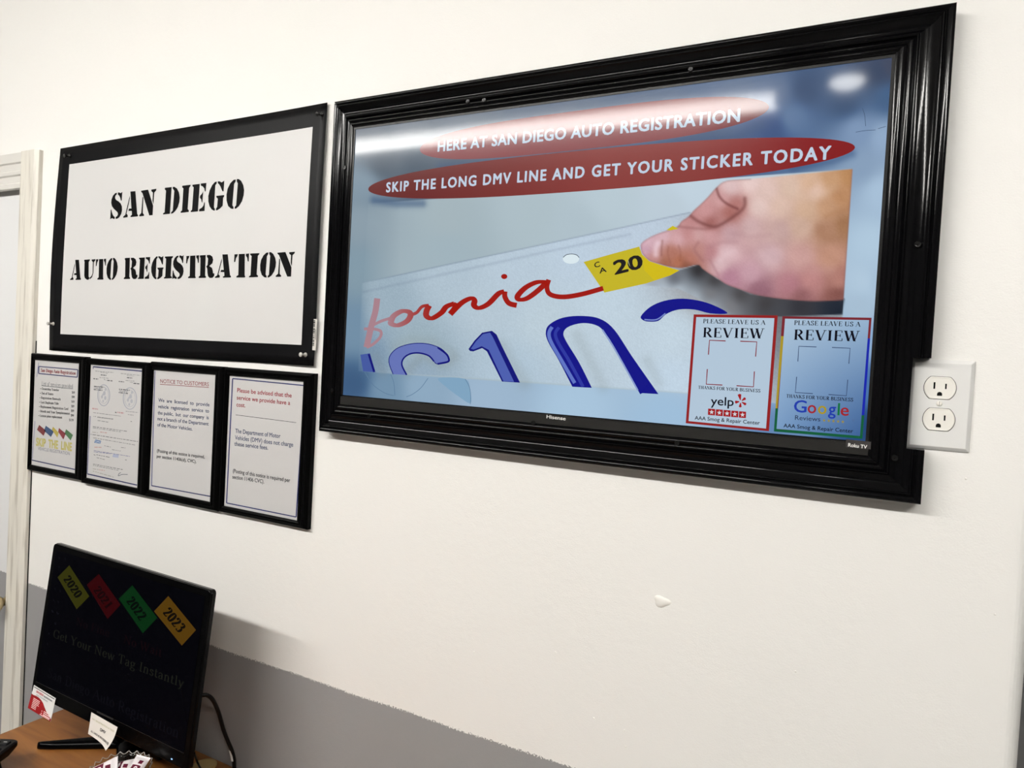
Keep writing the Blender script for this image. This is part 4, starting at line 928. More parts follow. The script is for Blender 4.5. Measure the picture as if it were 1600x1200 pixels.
ST = {
 'S': k1([]) or [k1([(275, 414), (300, 412), (330, 428), (367, 403), (355, 582), (336, 585), (325, 530), (300, 480), (272, 458)]),
       k1([(252, 418), (215, 430), (170, 480), (140, 560), (134, 630), (148, 695), (190, 755), (240, 800), (270, 830), (278, 870), (262, 905), (232, 925), (230, 965), (265, 962), (310, 930), (348, 860), (365, 780), (360, 705), (335, 645), (290, 600), (240, 570), (220, 540), (216, 510), (230, 470), (252, 455)]),
       k1([(140, 768), (150, 820), (170, 880), (195, 915), (212, 920), (210, 967), (185, 965), (155, 950), (114, 972), (125, 778)])],
 'A': [k1([(535, 395), (640, 385), (682, 860), (702, 890), (695, 915), (545, 928), (540, 905), (572, 880), (568, 800), (495, 800), (510, 750), (560, 748)]),
       k1([(522, 485), (526, 540), (458, 855), (485, 890), (480, 930), (390, 942), (388, 918), (432, 880)])],
 'N': [k1([(792, 502), (808, 520), (798, 840), (828, 880), (824, 905), (728, 915), (724, 890), (768, 840)]),
       k1([(758, 378), (905, 355), (1015, 690), (1005, 890), (935, 895), (788, 430), (763, 405)]),
       k1([(973, 355), (1080, 338), (1075, 372), (1035, 420), (1021, 662), (1000, 590), (1008, 420), (975, 387)])],
 'D': [k1([(1256, 318), (1398, 302), (1365, 860), (1225, 875), (1222, 850), (1255, 830), (1280, 380), (1253, 350)]),
       k1([(1422, 300), (1455, 298), (1510, 335), (1550, 415), (1568, 520), (1560, 620), (1530, 720), (1480, 800), (1430, 848), (1390, 862), (1388, 835), (1425, 790), (1452, 380), (1420, 335)])],
 'I': [k2([(220, 408), (392, 388), (390, 415), (362, 455), (335, 895), (362, 925), (358, 955), (190, 975), (188, 950), (218, 920), (242, 465), (215, 440)])],
 'E': [k2([(432, 388), (580, 370), (548, 945), (398, 958), (398, 935), (425, 910), (455, 440), (430, 420)]), k2([(605, 362), (720, 350), (706, 525), (690, 530), (675, 460), (640, 420), (605, 408)]),
       k2([(654, 525), (640, 758), (625, 750), (612, 690), (586, 660), (592, 615), (625, 580)]), k2([(692, 752), (686, 935), (570, 946), (578, 895), (630, 865), (662, 820), (680, 755)])],
 'G': [k2([(935, 320), (895, 332), (840, 395), (790, 500), (760, 620), (762, 740), (790, 840), (835, 905), (880, 928), (900, 926), (900, 885), (880, 860), (905, 400), (935, 360)]),
       k2([(955, 315), (1000, 318), (1035, 340), (1090, 303), (1078, 520), (1060, 532), (1042, 500), (1015, 430), (985, 380), (955, 355)]),
       k2([(928, 620), (1092, 602), (1088, 635), (1068, 660), (1060, 825), (1010, 880), (950, 920), (920, 923), (922, 885), (945, 850), (958, 680), (930, 650)])],
 'O': [k2([(1328, 275), (1280, 288), (1215, 355), (1160, 470), (1138, 590), (1140, 720), (1172, 830), (1230, 885), (1285, 893), (1285, 850), (1262, 815), (1295, 370), (1325, 320)]),
       k2([(1350, 268), (1390, 268), (1440, 305), (1485, 395), (1504, 500), (1495, 610), (1460, 730), (1400, 830), (1340, 884), (1308, 888), (1308, 850), (1338, 815), (1370, 360), (1348, 315)])],
 'U': [k3([(242, 230), (322, 224), (320, 240), (305, 262), (302, 470), (316, 488), (300, 514), (275, 512), (248, 487), (241, 450), (246, 260), (240, 245)]),
       k3([(345, 226), (399, 222), (395, 240), (375, 265), (366, 420), (350, 475), (320, 508), (316, 486), (345, 455), (357, 420), (362, 265), (345, 245)])],
 'T': [k3([(411, 222), (443, 220), (440, 240), (426, 270), (418, 316), (407, 319)]), k3([(452, 219), (509, 216), (505, 480), (512, 500), (506, 509), (428, 509), (426, 494), (445, 478)]),
       k3([(519, 216), (549, 213), (545, 312), (535, 310), (530, 265), (518, 240)])],
 'R': [k4([(295, 155), (370, 150), (360, 425), (373, 445), (368, 458), (278, 460), (276, 445), (296, 425), (302, 190), (294, 175)]),
       k4([(385, 150), (425, 149), (455, 172), (466, 215), (455, 262), (415, 298), (450, 325), (460, 370), (462, 397), (480, 398), (478, 430), (455, 458), (420, 460), (398, 437), (390, 390), (388, 335), (375, 305), (392, 285), (400, 200), (385, 175)])],
}
GL = {}
for ch, polys in ST.items():
    pp_ = [[PO.px(*p) for p in po_] for po_ in polys]
    xs_ = [q[0] for po_ in pp_ for q in po_]; zs_ = [q[1] for po_ in pp_ for q in po_]
    GL[ch] = (pp_, min(xs_), max(xs_), min(zs_), max(zs_))
from mathutils.geometry import tessellate_polygon
LT = MB()
def stencil(ch, x0, x1, z0, z1):
    pp_, a0, a1, b0, b1 = GL[ch]
    for po_ in pp_:
        p3 = []
        for (a, z) in po_:
            X = x0 + (a - a0) / (a1 - a0) * (x1 - x0); Z = z0 + (z - b0) / (b1 - b0) * (z1 - z0)
            p3.append(Vector((X, -0.003 - 0.00045 - lift(X, Z), Z)))
        LT.mesh(p3, [list(t) for t in tessellate_polygon([[Vector((p.x, p.z, 0)) for p in p3]])])
for ch in 'SANDIEGO':
    g = GL[ch]; stencil(ch, g[1], g[2], g[3], g[4])
line2 = [('A', k3, 55, 205), ('U', k3, 240, 400), ('T', k3, 407, 549), ('O', k3, 559, 716), ('R', k3, 805, 996), ('E', k3, 1004, 1166), ('G', k3, 1184, 1356), ('I', k3, 1365, 1482),
         ('S', None, 271.8, 289.2), ('T', k4, 106, 272), ('R', k4, 276, 482), ('A', k4, 490, 702), ('T', k4, 733, 926), ('I', k4, 936, 1062), ('O', k4, 1078, 1288), ('N', k4, 1290, 1536)]
for ch, kk, xa, xb in line2:
    if kk: xa, xb = kk([(xa, 0)])[0][0], kk([(xb, 0)])[0][0]
    xm = (xa + xb) / 2
    yt = 406.0 + (xm - 123) * (393.9 - 406.0) / 335; yb = 437.6 + (xm - 123) * (432.8 - 437.6) / 335
    if ch in 'OGS': yt -= 0.9; yb += 0.9
    ym = (yt + yb) / 2
    stencil(ch, PO.px(xa, ym)[0], PO.px(xb, ym)[0], PO.px(xm, yb)[1], PO.px(xm, yt)[1])
LT.build('lettering', mat('stencil_ink', (0.003, 0.003, 0.0033), 0.5, spec=0.06), po, recalc=False)
# price sticker with bar code on the right border
bc = MB()
def on_poster(u, v, off):
    a, z = PO.px(u, v); dz = lift(a, z)
    pl = wall_plane(-0.003 - dz); a, z = pl.px(u, v)
    return Vector((a, -0.003 - dz - off, z))
c7 = crop(460, 440, 7.5)
def bq(pts, off, col): bc.poly([on_poster(u, v, off) for u, v in c7(pts)], col)
for k in range(16):
    f0, f1 = k / 16, (k + 1) / 16
    bq([(231 - 18 * f0, 440 + 363 * f0), (271 - 18 * f0, 440 + 368 * f0), (271 - 18 * f1, 440 + 368 * f1), (231 - 18 * f1, 440 + 363 * f1)], 0.0009, K((206, 202, 196)))
yy = 455
while yy < 755:
    hgt = random.choice([5, 8, 12, 16]); fr_ = (yy - 440) / 365
    xl = 231 - 18 * fr_
    bq([(xl + 2, yy), (xl + 20, yy), (xl + 20 - 0.05 * hgt, yy + hgt), (xl + 2 - 0.05 * hgt, yy + hgt)], 0.0012, INK)
    yy += hgt + random.choice([4, 6, 9, 14])
bq([(250, 560), (258, 560), (252, 680), (245, 680)], 0.0012, K((120, 118, 116)))
bc.build('bar_code_sticker', M_PRINT, po, colors=True)

def pin(u, v, m_, label, tilt=(0, 0)):
    q = on_poster(u, v, 0.0)
    M_ = Matrix.Translation(q) @ Matrix.Rotation(PI / 2 + tilt[0], 4, 'X') @ Matrix.Rotation(tilt[1], 4, 'Y')
    t = thing('push_pin', label, 'push pin', q, 'push pins holding the poster')
    b = MB(); b.lathe([(0.0046, 0.0005), (0.0048, 0.0012), (0.0042, 0.0026), (0.0026, 0.0040), (0.0022, 0.0085), (0.0030, 0.0105), (0.0044, 0.0125), (0.0046, 0.0142), (0.0038, 0.0152), (0.001, 0.0154)], M_, 20)
    b.build('grip', m_, t, smooth=True)
    b = MB(); b.lathe([(0.0006, 0.0006), (0.0006, -0.001)], M_, 8); b.build('needle', M_STEEL, t)
pin(110, 243.5, M_PINBLACK, 'black push pin in the upper left corner of the stencil poster', (0.25, -0.15))
pin(504, 179, M_PINBLACK, 'black push pin in the upper right corner of the stencil poster', (0.25, -0.15))
pin(84, 506, M_PINWHITE, 'pale push pin at the left edge of the stencil poster', (0.0, -0.05))
pin(478, 554.5, M_PINWHITE, 'pale push pin in the lower right corner of the stencil poster', (0.0, -0.05))

# ================================================================== FOUR DOCUMENT FRAMES
DP = wall_plane(-0.0065)     # paper level
DO = wall_plane(-0.013)
def doc_frame(outer, inner, label):
    o = [DO.px(*p) for p in outer]; i = [DP.px(*p) for p in inner]
    X0 = (o[0][0] + o[3][0]) / 2; X1 = (o[1][0] + o[2][0]) / 2; Z1 = (o[0][1] + o[1][1]) / 2; Z0 = (o[2][1] + o[3][1]) / 2
    x0 = (i[0][0] + i[3][0]) / 2; x1 = (i[1][0] + i[2][0]) / 2; z1 = (i[0][1] + i[1][1]) / 2; z0 = (i[2][1] + i[3][1]) / 2
    t = thing('document_frame', label, 'picture frame', ((X0 + X1) / 2, 0, Z0), 'black document frames in a row under the poster')
    prof = [(0, 0), (0, 0.010), (0.12, 0.0128), (0.3, 0.0135), (0.5, 0.0125), (0.58, 0.0108), (0.66, 0.0108), (0.75, 0.0118), (0.9, 0.0108), (1, 0.0078), (1, 0.003)]
    b = MB(); n = len(prof); cs = [((X0, Z1), (x0, z1)), ((X1, Z1), (x1, z1)), ((X1, Z0), (x1, z0)), ((X0, Z0), (x0, z0))]
    vs = [(co[0] + (ci[0] - co[0]) * s, -h, co[1] + (ci[1] - co[1]) * s) for co, ci in cs for s, h in prof]
    b.mesh(vs, [(k * n + j, k * n + j + 1, ((k + 1) % 4) * n + j + 1, ((k + 1) % 4) * n + j) for k in range(4) for j in range(n - 1)])
    b.build('moulding', M_DOCFRAME, t)
    b = MB(); b.box(x0 - 0.003, x1 + 0.003, -0.0065, -0.001, z0 - 0.003, z1 + 0.003); b.build('sheet', M_PAPER, t)
    b = MB(); b.mesh([(x0 - .002, -.0078, z0 - .002), (x1 + .002, -.0078, z0 - .002), (x1 + .002, -.0078, z1 + .002), (x0 - .002, -.0078, z1 + .002)], [(0, 1, 2, 3)]); b.build('pane', M_PANE, t, recalc=False)
    return t
dp1 = crop(30, 540, 5); dp3 = crop(220, 560, 4.2857)
d1 = doc_frame([(50, 551), (137, 558.5), (123, 751), (40, 733.5)], [(56.6, 562), (126, 568.6), (117, 740), (47.6, 725)], 'leftmost black framed sheet under the poster, a price list with coloured tags')
d2 = doc_frame([(137, 558.5), (235.5, 568), (224, 776.5), (123, 752.5)], [(144, 569), (224.6, 577), (214, 763), (133.4, 745)], 'black framed licence papers with two pale seals, between price list and notice')
d3 = doc_frame([(236.5, 565), (349.5, 573), (338, 799), (225, 776.5)], [(239.8, 578.7), (336.7, 585.2), (330, 784), (234, 765.3)], 'black framed sheet headed NOTICE TO CUSTOMERS in underlined red')
d4 = doc_frame([(352.5, 572.8), (491.8, 584.8), (476.2, 828.5), (338.8, 798.5)], [(360, 586.8), (476.7, 597.3), (462.7, 813), (349.5, 789.8)], 'rightmost black framed sheet under the poster, red text Please be advised')
PO_ = 0.0002
def sh(mb, c, pts, w, col): stroke(mb, DP, c(pts), w, PO_, col, False)
NAVY, GREY, DRED = K((34, 40, 92)), K((84, 86, 92)), K((132, 40, 48))
DKT = K((50, 50, 54)); BLT = K((74, 82, 110))
# sheet 1 : price list
t1 = MB(); e5 = crop(50, 565, 12.63); e6 = crop(45, 650, 12.63)
for pts in [[(135, 95), (905, 160)], [(905, 160), (893, 308)], [(893, 308), (130, 235)], [(130, 235), (135, 95)]]: sh(t1, e5, pts, 1.5, K((52, 56, 100)))
def dt(mb, c, s, g, x0, y0, x1, y1, cap, col): ct(g, x0, y0, x1, y1, cap, col, PO_, c, s, mb, DP)
dt(t1, e5, 12.63, serif('San Diego Auto Registration', .19, .08), 172, 200, 858, 262, 66, DRED)
dt(t1, e5, 12.63, serif('List of services provided', .10, .05), 190, 470, 805, 528, 80, K((104, 106, 112)))
sh(t1, e5, [(188, 476), (805, 540)], 0.7, K((104, 106, 112)))
for i, (txt, w, pr) in enumerate([('Ownership Transfer', 340, '$69'), ('Out of States', 235, '$99'), ('Registration Renewals', 385, '$49'), ('Lost Duplicate Title', 350, '$89'), ('Replacement Registration Card', 545, '$99'), ('Month and Year Symplacement', 585, '$99'), ('License plate replacement', 440, '$129')]):
    x = 192 - i * 6; y = 560 + i * 88.5 - 4
    dt(t1, e5, 12.63, serif(txt, .17, .08), x, y, x + w, y + w * .085, 46, DKT)
    t1.poly([DP.P(*e5([(x - 22 + 8 * math.cos(a), y - 20 + 8 * math.sin(a))])[0], PO_) for a in [k * PI / 4 for k in range(8)]], DKT)
    dt(t1, e5, 12.63, serif(pr, .19, .08), 785 - i * 4 - (30 if i == 6 else 0), 628 + i * 91, 845 - i * 4, 634 + i * 91, 46, DKT)
for pts, col in [([(205, 175), (335, 285), (292, 392), (160, 270)], (118, 56, 58)), ([(335, 190), (492, 305), (438, 415), (300, 290)], (64, 84, 118)), ([(478, 210), (590, 330), (562, 425), (455, 270)], (176, 160, 78)), ([(595, 235), (728, 350), (682, 465), (580, 310)], (120, 52, 58)), ([(735, 260), (872, 375), (825, 482), (708, 345)], (74, 112, 76))]:
    tri_poly(t1, DP, e6(pts), PO_, K(col))
dt(t1, e6, 12.63, sans('SKIP  THE  LINE', 0.05), 140, 580, 850, 690, 150, K((186, 178, 108)))
dt(t1, e6, 12.63, sans('VEHICLE REGISTRATION'), 180, 668, 805, 775, 62, K((118, 118, 138)))
sh(t1, e6, [(62, 870), (908, 1055)], 1.6, NAVY); sh(t1, e6, [(62, 876), (95, 500), (120, 100)], 0.8, K((120, 124, 160))); sh(t1, e5, [(95, 300), (130, 20)], 0.8, K((120, 124, 160)))
t1.build('lettering', M_PRINT, d1, colors=True)
# sheet 2 : licence papers
t2 = MB(); e7 = crop(125, 565, 12.63); e8 = crop(125, 650, 10)
sh(t2, e7, [(258, 102), (1255, 192)], 1.8, NAVY); sh(t2, e7, [(260, 100), (262, 145)], 1.0, NAVY)
def seal(c, cx, cy, rx, ry, col):
    pts = [(cx + rx * math.cos(a) - 0.0 * a, cy + ry * math.sin(a)) for a in [k * 2 * PI / 28 for k in range(29)]]
    stroke(t2, DP, c(pts), 1.2, PO_, col, False)
    stroke(t2, DP, c([(cx + (x - cx) * .78, cy + (y - cy) * .78) for x, y in pts]), .5, PO_, col, False)
    for sx, sy, r in [(.1, -.2, .22), (-.3, .15, .16), (.25, .25, .2), (-.1, .55, .14), (.3, -.55, .15), (-.15, -.05, .12)]:
        t2.poly([DP.P(*c([(cx + rx * (sx + r * math.cos(a)), cy + ry * (sy + r * math.sin(a)))])[0], PO_) for a in [k * PI / 5 for k in range(10)]], K((172, 174, 182)))
SC = K((158, 162, 174))
seal(e7, 468, 665, 118, 208, SC); seal(e7, 985, 728, 132, 212, SC)
def fine(c, rows, col, w=0.9):
    for (x0, y0, x1, y1) in rows:
        x = x0
        while x < x1 - 4:
            l = min(random.uniform(14, 60), x1 - x); f0 = (x - x0) / (x1 - x0); f1 = (x + l - x0) / (x1 - x0)
            stroke(t2, DP, c([(x, y0 + (y1 - y0) * f0), (x + l, y0 + (y1 - y0) * f1)]), w, PO_, col, False); x += l + random.uniform(8, 14)
FG, FD = K((132, 132, 134)), K((92, 92, 96))
fine(e7, [(300, 185, 660, 218), (405, 212, 545, 232), (805, 235, 1190, 272), (925, 268, 1065, 288), (385, 315, 560, 330), (470, 350, 520, 372), (900, 372, 1080, 388), (985, 408, 1040, 415), (260, 1005, 820, 1080), (900, 980, 1145, 1005), (945, 1045, 1075, 1062)], FG)
fine(e7, [(410, 262, 520, 272), (925, 316, 1035, 326), (262, 336, 360, 346), (535, 370, 640, 382), (765, 392, 872, 402), (1055, 428, 1170, 440), (275, 488, 475, 506), (270, 550, 440, 568), (770, 545, 980, 566), (765, 610, 945, 630), (692, 1000, 722, 1006)], FD, 1.5)
fine(e7, [(275, 520, 440, 536), (775, 578, 945, 598), (345, 1100, 650, 1136), (265, 1080, 320, 1086)], FG, 1.1)
fine(e7, [(240, 925, 355, 940), (738, 1000, 868, 1018)], K((182, 140, 144)), 2.0)
fine(e8, [(270, 15, 520, 48), (275, 70, 450, 98), (200, 185, 650, 250), (205, 340, 870, 455), (380, 465, 480, 486), (640, 492, 710, 500), (500, 525, 635, 548), (260, 650, 390, 682), (205, 770, 600, 850), (640, 905, 640.1, 905)], FG, 1.0)
fine(e8, [(200, 165, 740, 240), (255, 605, 475, 648), (215, 605, 250, 615), (205, 750, 670, 838), (790, 84, 812, 88), (705, 686, 730, 688), (165, 285, 905, 400)], FD, 0.9)
fine(e8, [(215, 540, 780, 632), (215, 560, 480, 590)], K((128, 128, 158)), 1.0)
fine(e8, [(190, 250, 290, 265), (200, 825, 290, 840), (200, 860, 540, 960)], K((150, 148, 140)), .9)
fine(e8, [(315, 250, 430, 265), (300, 840, 400, 855), (225, 488, 335, 490)], K((186, 150, 146)), 1.4)
tri_poly(t2, DP, e8([(520, 590), (605, 605), (600, 655), (505, 640)]), PO_ * .5, K((166, 172, 196)))
tri_poly(t2, DP, e8([(240, 368), (330, 388), (316, 432), (222, 418)]), PO_, K((64, 104, 158)))
dt(t2, e8, 10, sans('DMV', 0.02), 238, 414, 318, 428, 34, K((190, 200, 214)))
stroke(t2, DP, e8([(640, 885), (610, 900), (600, 935), (650, 915), (700, 912), (745, 915)]), .9, PO_, K((88, 92, 104)))
sh(t2, e8, [(115, 905), (890, 1080)], 1.8, NAVY); sh(t2, e8, [(112, 905), (160, 0)], 1.2, K((88, 92, 132)))
t2.build('lettering', M_PRINT, d2, colors=True)
# sheet 3 : notice
t3 = MB(); S3 = 4.2857
dt(t3, dp3, S3, sans('NOTICE TO CUSTOMERS'), 130, 164, 455, 187, 25, DRED); sh(t3, dp3, [(128, 173), (455, 195)], 0.8, DRED)
for x0, y0, x1, y1, s in [(117, 290, 460, 322, 'We  are  licensed  to  provide'), (115, 332, 457, 364, 'vehicle  registration  service  to'), (113, 374, 455, 408, 'the public,  but  our company  is'), (112, 414, 454, 450, 'not a branch of the Department'), (110, 455, 346, 484, 'of the Motor Vehicles.')]:
    dt(t3, dp3, S3, sans(s, 0.014), x0, y0, x1, y1, 23, BLT)
for x0, y0, x1, y1, s in [(108, 628, 427, 670, '(Posting of this notice is required,'), (106, 664, 372, 702, 'per section 11406(d), CVC).')]:
    dt(t3, dp3, S3, sans(s, 0.016), x0, y0, x1, y1, 21, DKT)
sh(t3, dp3, [(72, 852), (472, 925)], 1.6, NAVY); sh(t3, dp3, [(72, 855), (95, 85)], 1.2, K((70, 76, 124)))
t3.build('lettering', M_PRINT, d3, colors=True)
t4 = MB()
for x0, y0, x1, y1, s in [(645, 226, 1010, 262, 'Please be advised that the'), (642, 275, 1000, 312, 'service we provide have a'), (640, 322, 700, 328, 'cost.')]:
    dt(t4, dp3, S3, sans(s, 0.014), x0, y0, x1, y1, 28, K((150, 56, 66)))
sh(t4, dp3, [(635, 378), (1040, 430)], 0.7, DKT)
for x0, y0, x1, y1, s in [(632, 498, 935, 534, 'The Department of Motor'), (630, 543, 1020, 592, 'Vehicles (DMV) does not charge'), (626, 584, 852, 612, 'these service fees.')]:
    dt(t4, dp3, S3, sans(s, 0.014), x0, y0, x1, y1, 28, BLT)
for x0, y0, x1, y1, s in [(616, 764, 1000, 830, '(Posting of this notice is required per'), (613, 804, 826, 838, 'section 11406 CVC).')]:
    dt(t4, dp3, S3, sans(s, 0.016), x0, y0, x1, y1, 25, DKT)
for pts in [[(615, 135), (1097, 182)], [(1097, 182), (1040, 1062)], [(1040, 1062), (574, 968)], [(574, 968), (615, 135)]]: sh(t4, dp3, pts, 1.7, K((38, 44, 100)))
t4.build('lettering', M_PRINT, d4, colors=True)

# ================================================================== WALL OUTLET
q = [wall_plane(-0.004).px(*p) for p in [(1424, 562), (1527, 562.5), (1513, 706.5), (1414.5, 700)]]
OX0 = (q[0][0] + q[3][0]) / 2; OX1 = (q[1][0] + q[2][0]) / 2; OZ1 = (q[0][1] + q[1][1]) / 2; OZ0 = (q[2][1] + q[3][1]) / 2
ocx, ocz = (OX0 + OX1) / 2, (OZ0 + OZ1) / 2
ou = thing('wall_outlet', 'white duplex power outlet on the wall in the notch of the television frame', 'outlet', (ocx, 0, OZ0))
b = MB()
e = 0.0045
vs = [(OX0, 0, OZ0), (OX1, 0, OZ0), (OX1, 0, OZ1), (OX0, 0, OZ1), (OX0, -0.002, OZ0), (OX1, -0.002, OZ0), (OX1, -0.002, OZ1), (OX0, -0.002, OZ1),
      (OX0 + e, -0.0062, OZ0 + e), (OX1 - e, -0.0062, OZ0 + e), (OX1 - e, -0.0062, OZ1 - e), (OX0 + e, -0.0062, OZ1 - e)]
b.mesh(vs, [(0, 1, 5, 4), (1, 2, 6, 5), (2, 3, 7, 6), (3, 0, 4, 7), (4, 5, 9, 8), (5, 6, 10, 9), (6, 7, 11, 10), (7, 4, 8, 11), (8, 9, 10, 11), (0, 3, 2, 1)])
b.build('cover_plate', M_PLATE, ou, bevel=0.0008)
for (u, v) in [(1468.7, 606.2), (1466.7, 655.5)]:
    c = wall_plane(-0.007).P(u, v)
    out = []
    for k in range(48):
        a = 2 * PI * k / 48; x = 0.0176 * math.cos(a); z = 0.0176 * math.sin(a)
        out.append((x, max(-0.0142, min(0.0142, z))))
    b = MB(); n = 48
    def ring(s, y): return [(c.x + x * s, y, c.z + z * s) for x, z in out]
    vs = ring(1.0, -0.004) + ring(1.0, -0.0072) + ring(0.95, -0.0080) + ring(0.82, -0.0076)
    b.mesh(vs, [(j * n + i, j * n + (i + 1) % n, (j + 1) * n + (i + 1) % n, (j + 1) * n + i) for j in range(3) for i in range(n)] + [tuple(range(3 * n, 4 * n))])
    rc = b.build('receptacle', M_RECEPT, ou, smooth=False)
    b = MB(); vs = ring(1.035, -0.0063) + ring(1.0, -0.0063)
    b.mesh(vs, [(i, (i + 1) % n, n + (i + 1) % n, n + i) for i in range(n)]); b.build('seam', M_DARK, rc)
    b = MB()
    b.box(c.x - 0.0073, c.x - 0.0053, -0.00775, -0.0073, c.z - 0.0015, c.z + 0.0070)
    b.box(c.x + 0.0054, c.x + 0.0072, -0.00775, -0.0073, c.z - 0.0010, c.z + 0.0058)
    out2 = [(c.x + 0.0028 * math.cos(a), c.z - 0.0078 + 0.0028 * math.sin(a)) for a in [k * PI / 10 for k in range(11)]]
    out2 = [(c.x + 0.0028, c.z - 0.0100)] + out2 + [(c.x - 0.0028, c.z - 0.0100)]
    m_ = len(out2)
    b.mesh([(x, -0.00775, z) for x, z in out2] + [(x, -0.0073, z) for x, z in out2], [tuple(range(m_))] + [(i, (i + 1) % m_, m_ + (i + 1) % m_, m_ + i) for i in range(m_)])
    b.build('slot', M_DARK, rc)
c = wall_plane(-0.0066).P(1467.8, 630.8)
Ms = Matrix.Translation((c.x, -0.0060, c.z)) @ Matrix.Rotation(PI / 2, 4, 'X')
b = MB(); b.lathe([(0.0034, 0), (0.0034, 0.0006), (0.0024, 0.0014), (0.0004, 0.0016)], Ms, 20); sc_ = b.build('plate_screw', M_RECEPT, ou, smooth=True)
b = MB(); b.box(-0.0004, 0.0004, -0.0028, 0.0028, 0.0011, 0.0018, Ms); b.build('screw_slot', mat('slot_grey', (0.22, 0.21, 0.2), 0.6), sc_)

# ================================================================== DESK
DZ = 0.742
dk = thing('desk', 'orange-brown wooden desk top against the grey lower wall under the monitor', 'desk', (-0.2, -0.33, 0))
b = MB(); b.box(-0.790, 0.50, -0.66, -0.001, DZ - 0.028, DZ); b.build('desk_top', M_WOOD, dk, bevel=0.003)
for x in (-0.775, 0.455):
    b = MB(); b.box(x, x + 0.03, -0.62, -0.03, 0, DZ - 0.028); b.build('side_panel', M_WOOD, dk, bevel=0.002)
b = MB(); b.box(-0.745, 0.455, -0.07, -0.05, 0.25, DZ - 0.028); b.build('back_panel', M_WOOD, dk)
gp = on_z(324, 1195, DZ)
b = MB(); b.lathe([(0.024, 0.0), (0.024, 0.003), (0.020, 0.0045), (0.016, 0.0035), (0.001, 0.003)], Matrix.Translation((gp.x, gp.y - 0.006, DZ)), 28)
b.build('cable_grommet', M_TAN, dk, smooth=True)

# ================================================================== MONITOR
yaw, tilt, mx, my, mz, mh, mw = -0.023, 0.111, -0.440, -0.164, 1.014, 0.327, 0.524
EX = Vector((math.cos(yaw), math.sin(yaw), 0)); NB = Vector((-math.sin(yaw), math.cos(yaw), 0))
EZ = (Vector((0, 0, 1)) * math.cos(tilt) + NB * math.sin(tilt)).normalized()
MP = Plane((mx, my, mz), EX, EZ)
MM = Matrix((EX, EZ, MP.n)).transposed().to_4x4(); MM.translation = (mx, my, mz)      # local x right, y up, z out
mo = thing('monitor', 'black flat computer monitor standing on the wooden desk, screen nearly dark', 'monitor', (mx, my + 0.06, DZ))
hw, hh = mw / 2, mh / 2
def rrect(w, h, r, n=6, dx=0, dy=0):
    pts = []
    for (cx_, cy_, a0) in [(w - r, h - r, 0), (-w + r, h - r, PI / 2), (-w + r, -h + r, PI), (w - r, -h + r, 1.5 * PI)]:
        for k in range(n + 1):
            a = a0 + PI / 2 * k / n; pts.append((dx + cx_ + r * math.cos(a), dy + cy_ + r * math.sin(a)))
    return pts
def loft(rings, M_, capa=True, capb=True):
    b = MB(); n = len(rings[0][0]); vs = []
    for pts, z in rings: vs += [M_ @ Vector((x, y, z)) for x, y in pts]
    fs = [(j * n + i, j * n + (i + 1) % n, (j + 1) * n + (i + 1) % n, (j + 1) * n + i) for j in range(len(rings) - 1) for i in range(n)]
    if capa: fs.append(tuple(reversed(range(n))))
    if capb: fs.append(tuple(range((len(rings) - 1) * n, len(rings) * n)))
    b.mesh(vs, fs); return b
loft([(rrect(hw, hh, 0.008), -0.012), (rrect(hw, hh, 0.008), -0.0045), (rrect(hw - 0.001, hh - 0.001, 0.008), -0.0025)], MM).build('shell', M_MONEDGE, mo)
loft([(rrect(hw - 0.001, hh - 0.001, 0.008), -0.003), (rrect(hw - 0.001, hh - 0.001, 0.008), -0.0008), (rrect(hw - 0.0022, hh - 0.0022, 0.007), 0.0)], MM).build('front_bezel', M_MON, mo)
loft([(rrect(hw * 0.82, hh * 0.80, 0.02), -0.012), (rrect(hw * 0.70, hh * 0.66, 0.03), -0.040), (rrect(hw * 0.45, hh * 0.5, 0.03), -0.048)], MM).build('rear_housing', M_MON, mo)
# screen picture (very dim at this angle)
MS = MB(); cm = crop(0, 840, 3.3333)
sx0, sx1, sz0, sz1 = -hw + 0.014, hw - 0.014, -hh + 0.030, hh - 0.014
i0 = len(MS.v)
MS.poly([MP.at(sx0, sz0, 0.0004), MP.at(sx1, sz0, 0.0004), MP.at(sx1, sz1, 0.0004), MP.at(sx0, sz1, 0.0004)], K((2, 2, 7)))
m1 = crop(70, 870, 6.4)
for pts, col, txt, tp in [([(245, 85), (445, 395), (318, 525), (128, 205)], (76, 76, 16), '2020', [(185, 225), (318, 420), (250, 178)]), ([(540, 172), (757, 480), (627, 622), (420, 280)], (72, 5, 8), '2021', [(485, 335), (618, 520), (550, 285)]),
                          ([(875, 285), (1125, 610), (980, 765), (740, 420)], (10, 66, 24), '2022', [(815, 445), (955, 645), (885, 388)]), ([(1235, 392), (1512, 732), (1370, 888), (1092, 545)], (122, 86, 18), '2023', [(1178, 560), (1345, 765), (1252, 498)])]:
    tri_poly(MS, MP, m1(pts), 0.0006, K(col))
    a_, b_, t_ = m1(tp); A = Vector(MP.px(*a_)); B = Vector(MP.px(*b_)); up = Vector(MP.px(*t_)) - A
    v, f, _ = serif(txt, .21, .07); ex_ = (B - A) / max(p[0] for p in v)
    MS.mesh([MP.at(*(A + ex_ * p[0] + up * p[1]), 0.0008) for p in v], f, K(mixc(col, (4, 4, 4), 0.82 if txt != '2021' else .55)))
m2 = crop(60, 950, 5.715)
def mt(txt, x0, y0, x1, y1, cap, col, th=.10): ct(serif(txt, th, .05), x0, y0, x1, y1, cap, K(col), 0.0006, m2, 5.715, MS, MP)
mt('Get Your New Tag Instantly', 132, 262, 1296, 715, 74, (42, 44, 34)); mt('San Diego Auto Registration', 80, 612, 1245, 1165, 84, (21, 21, 28))
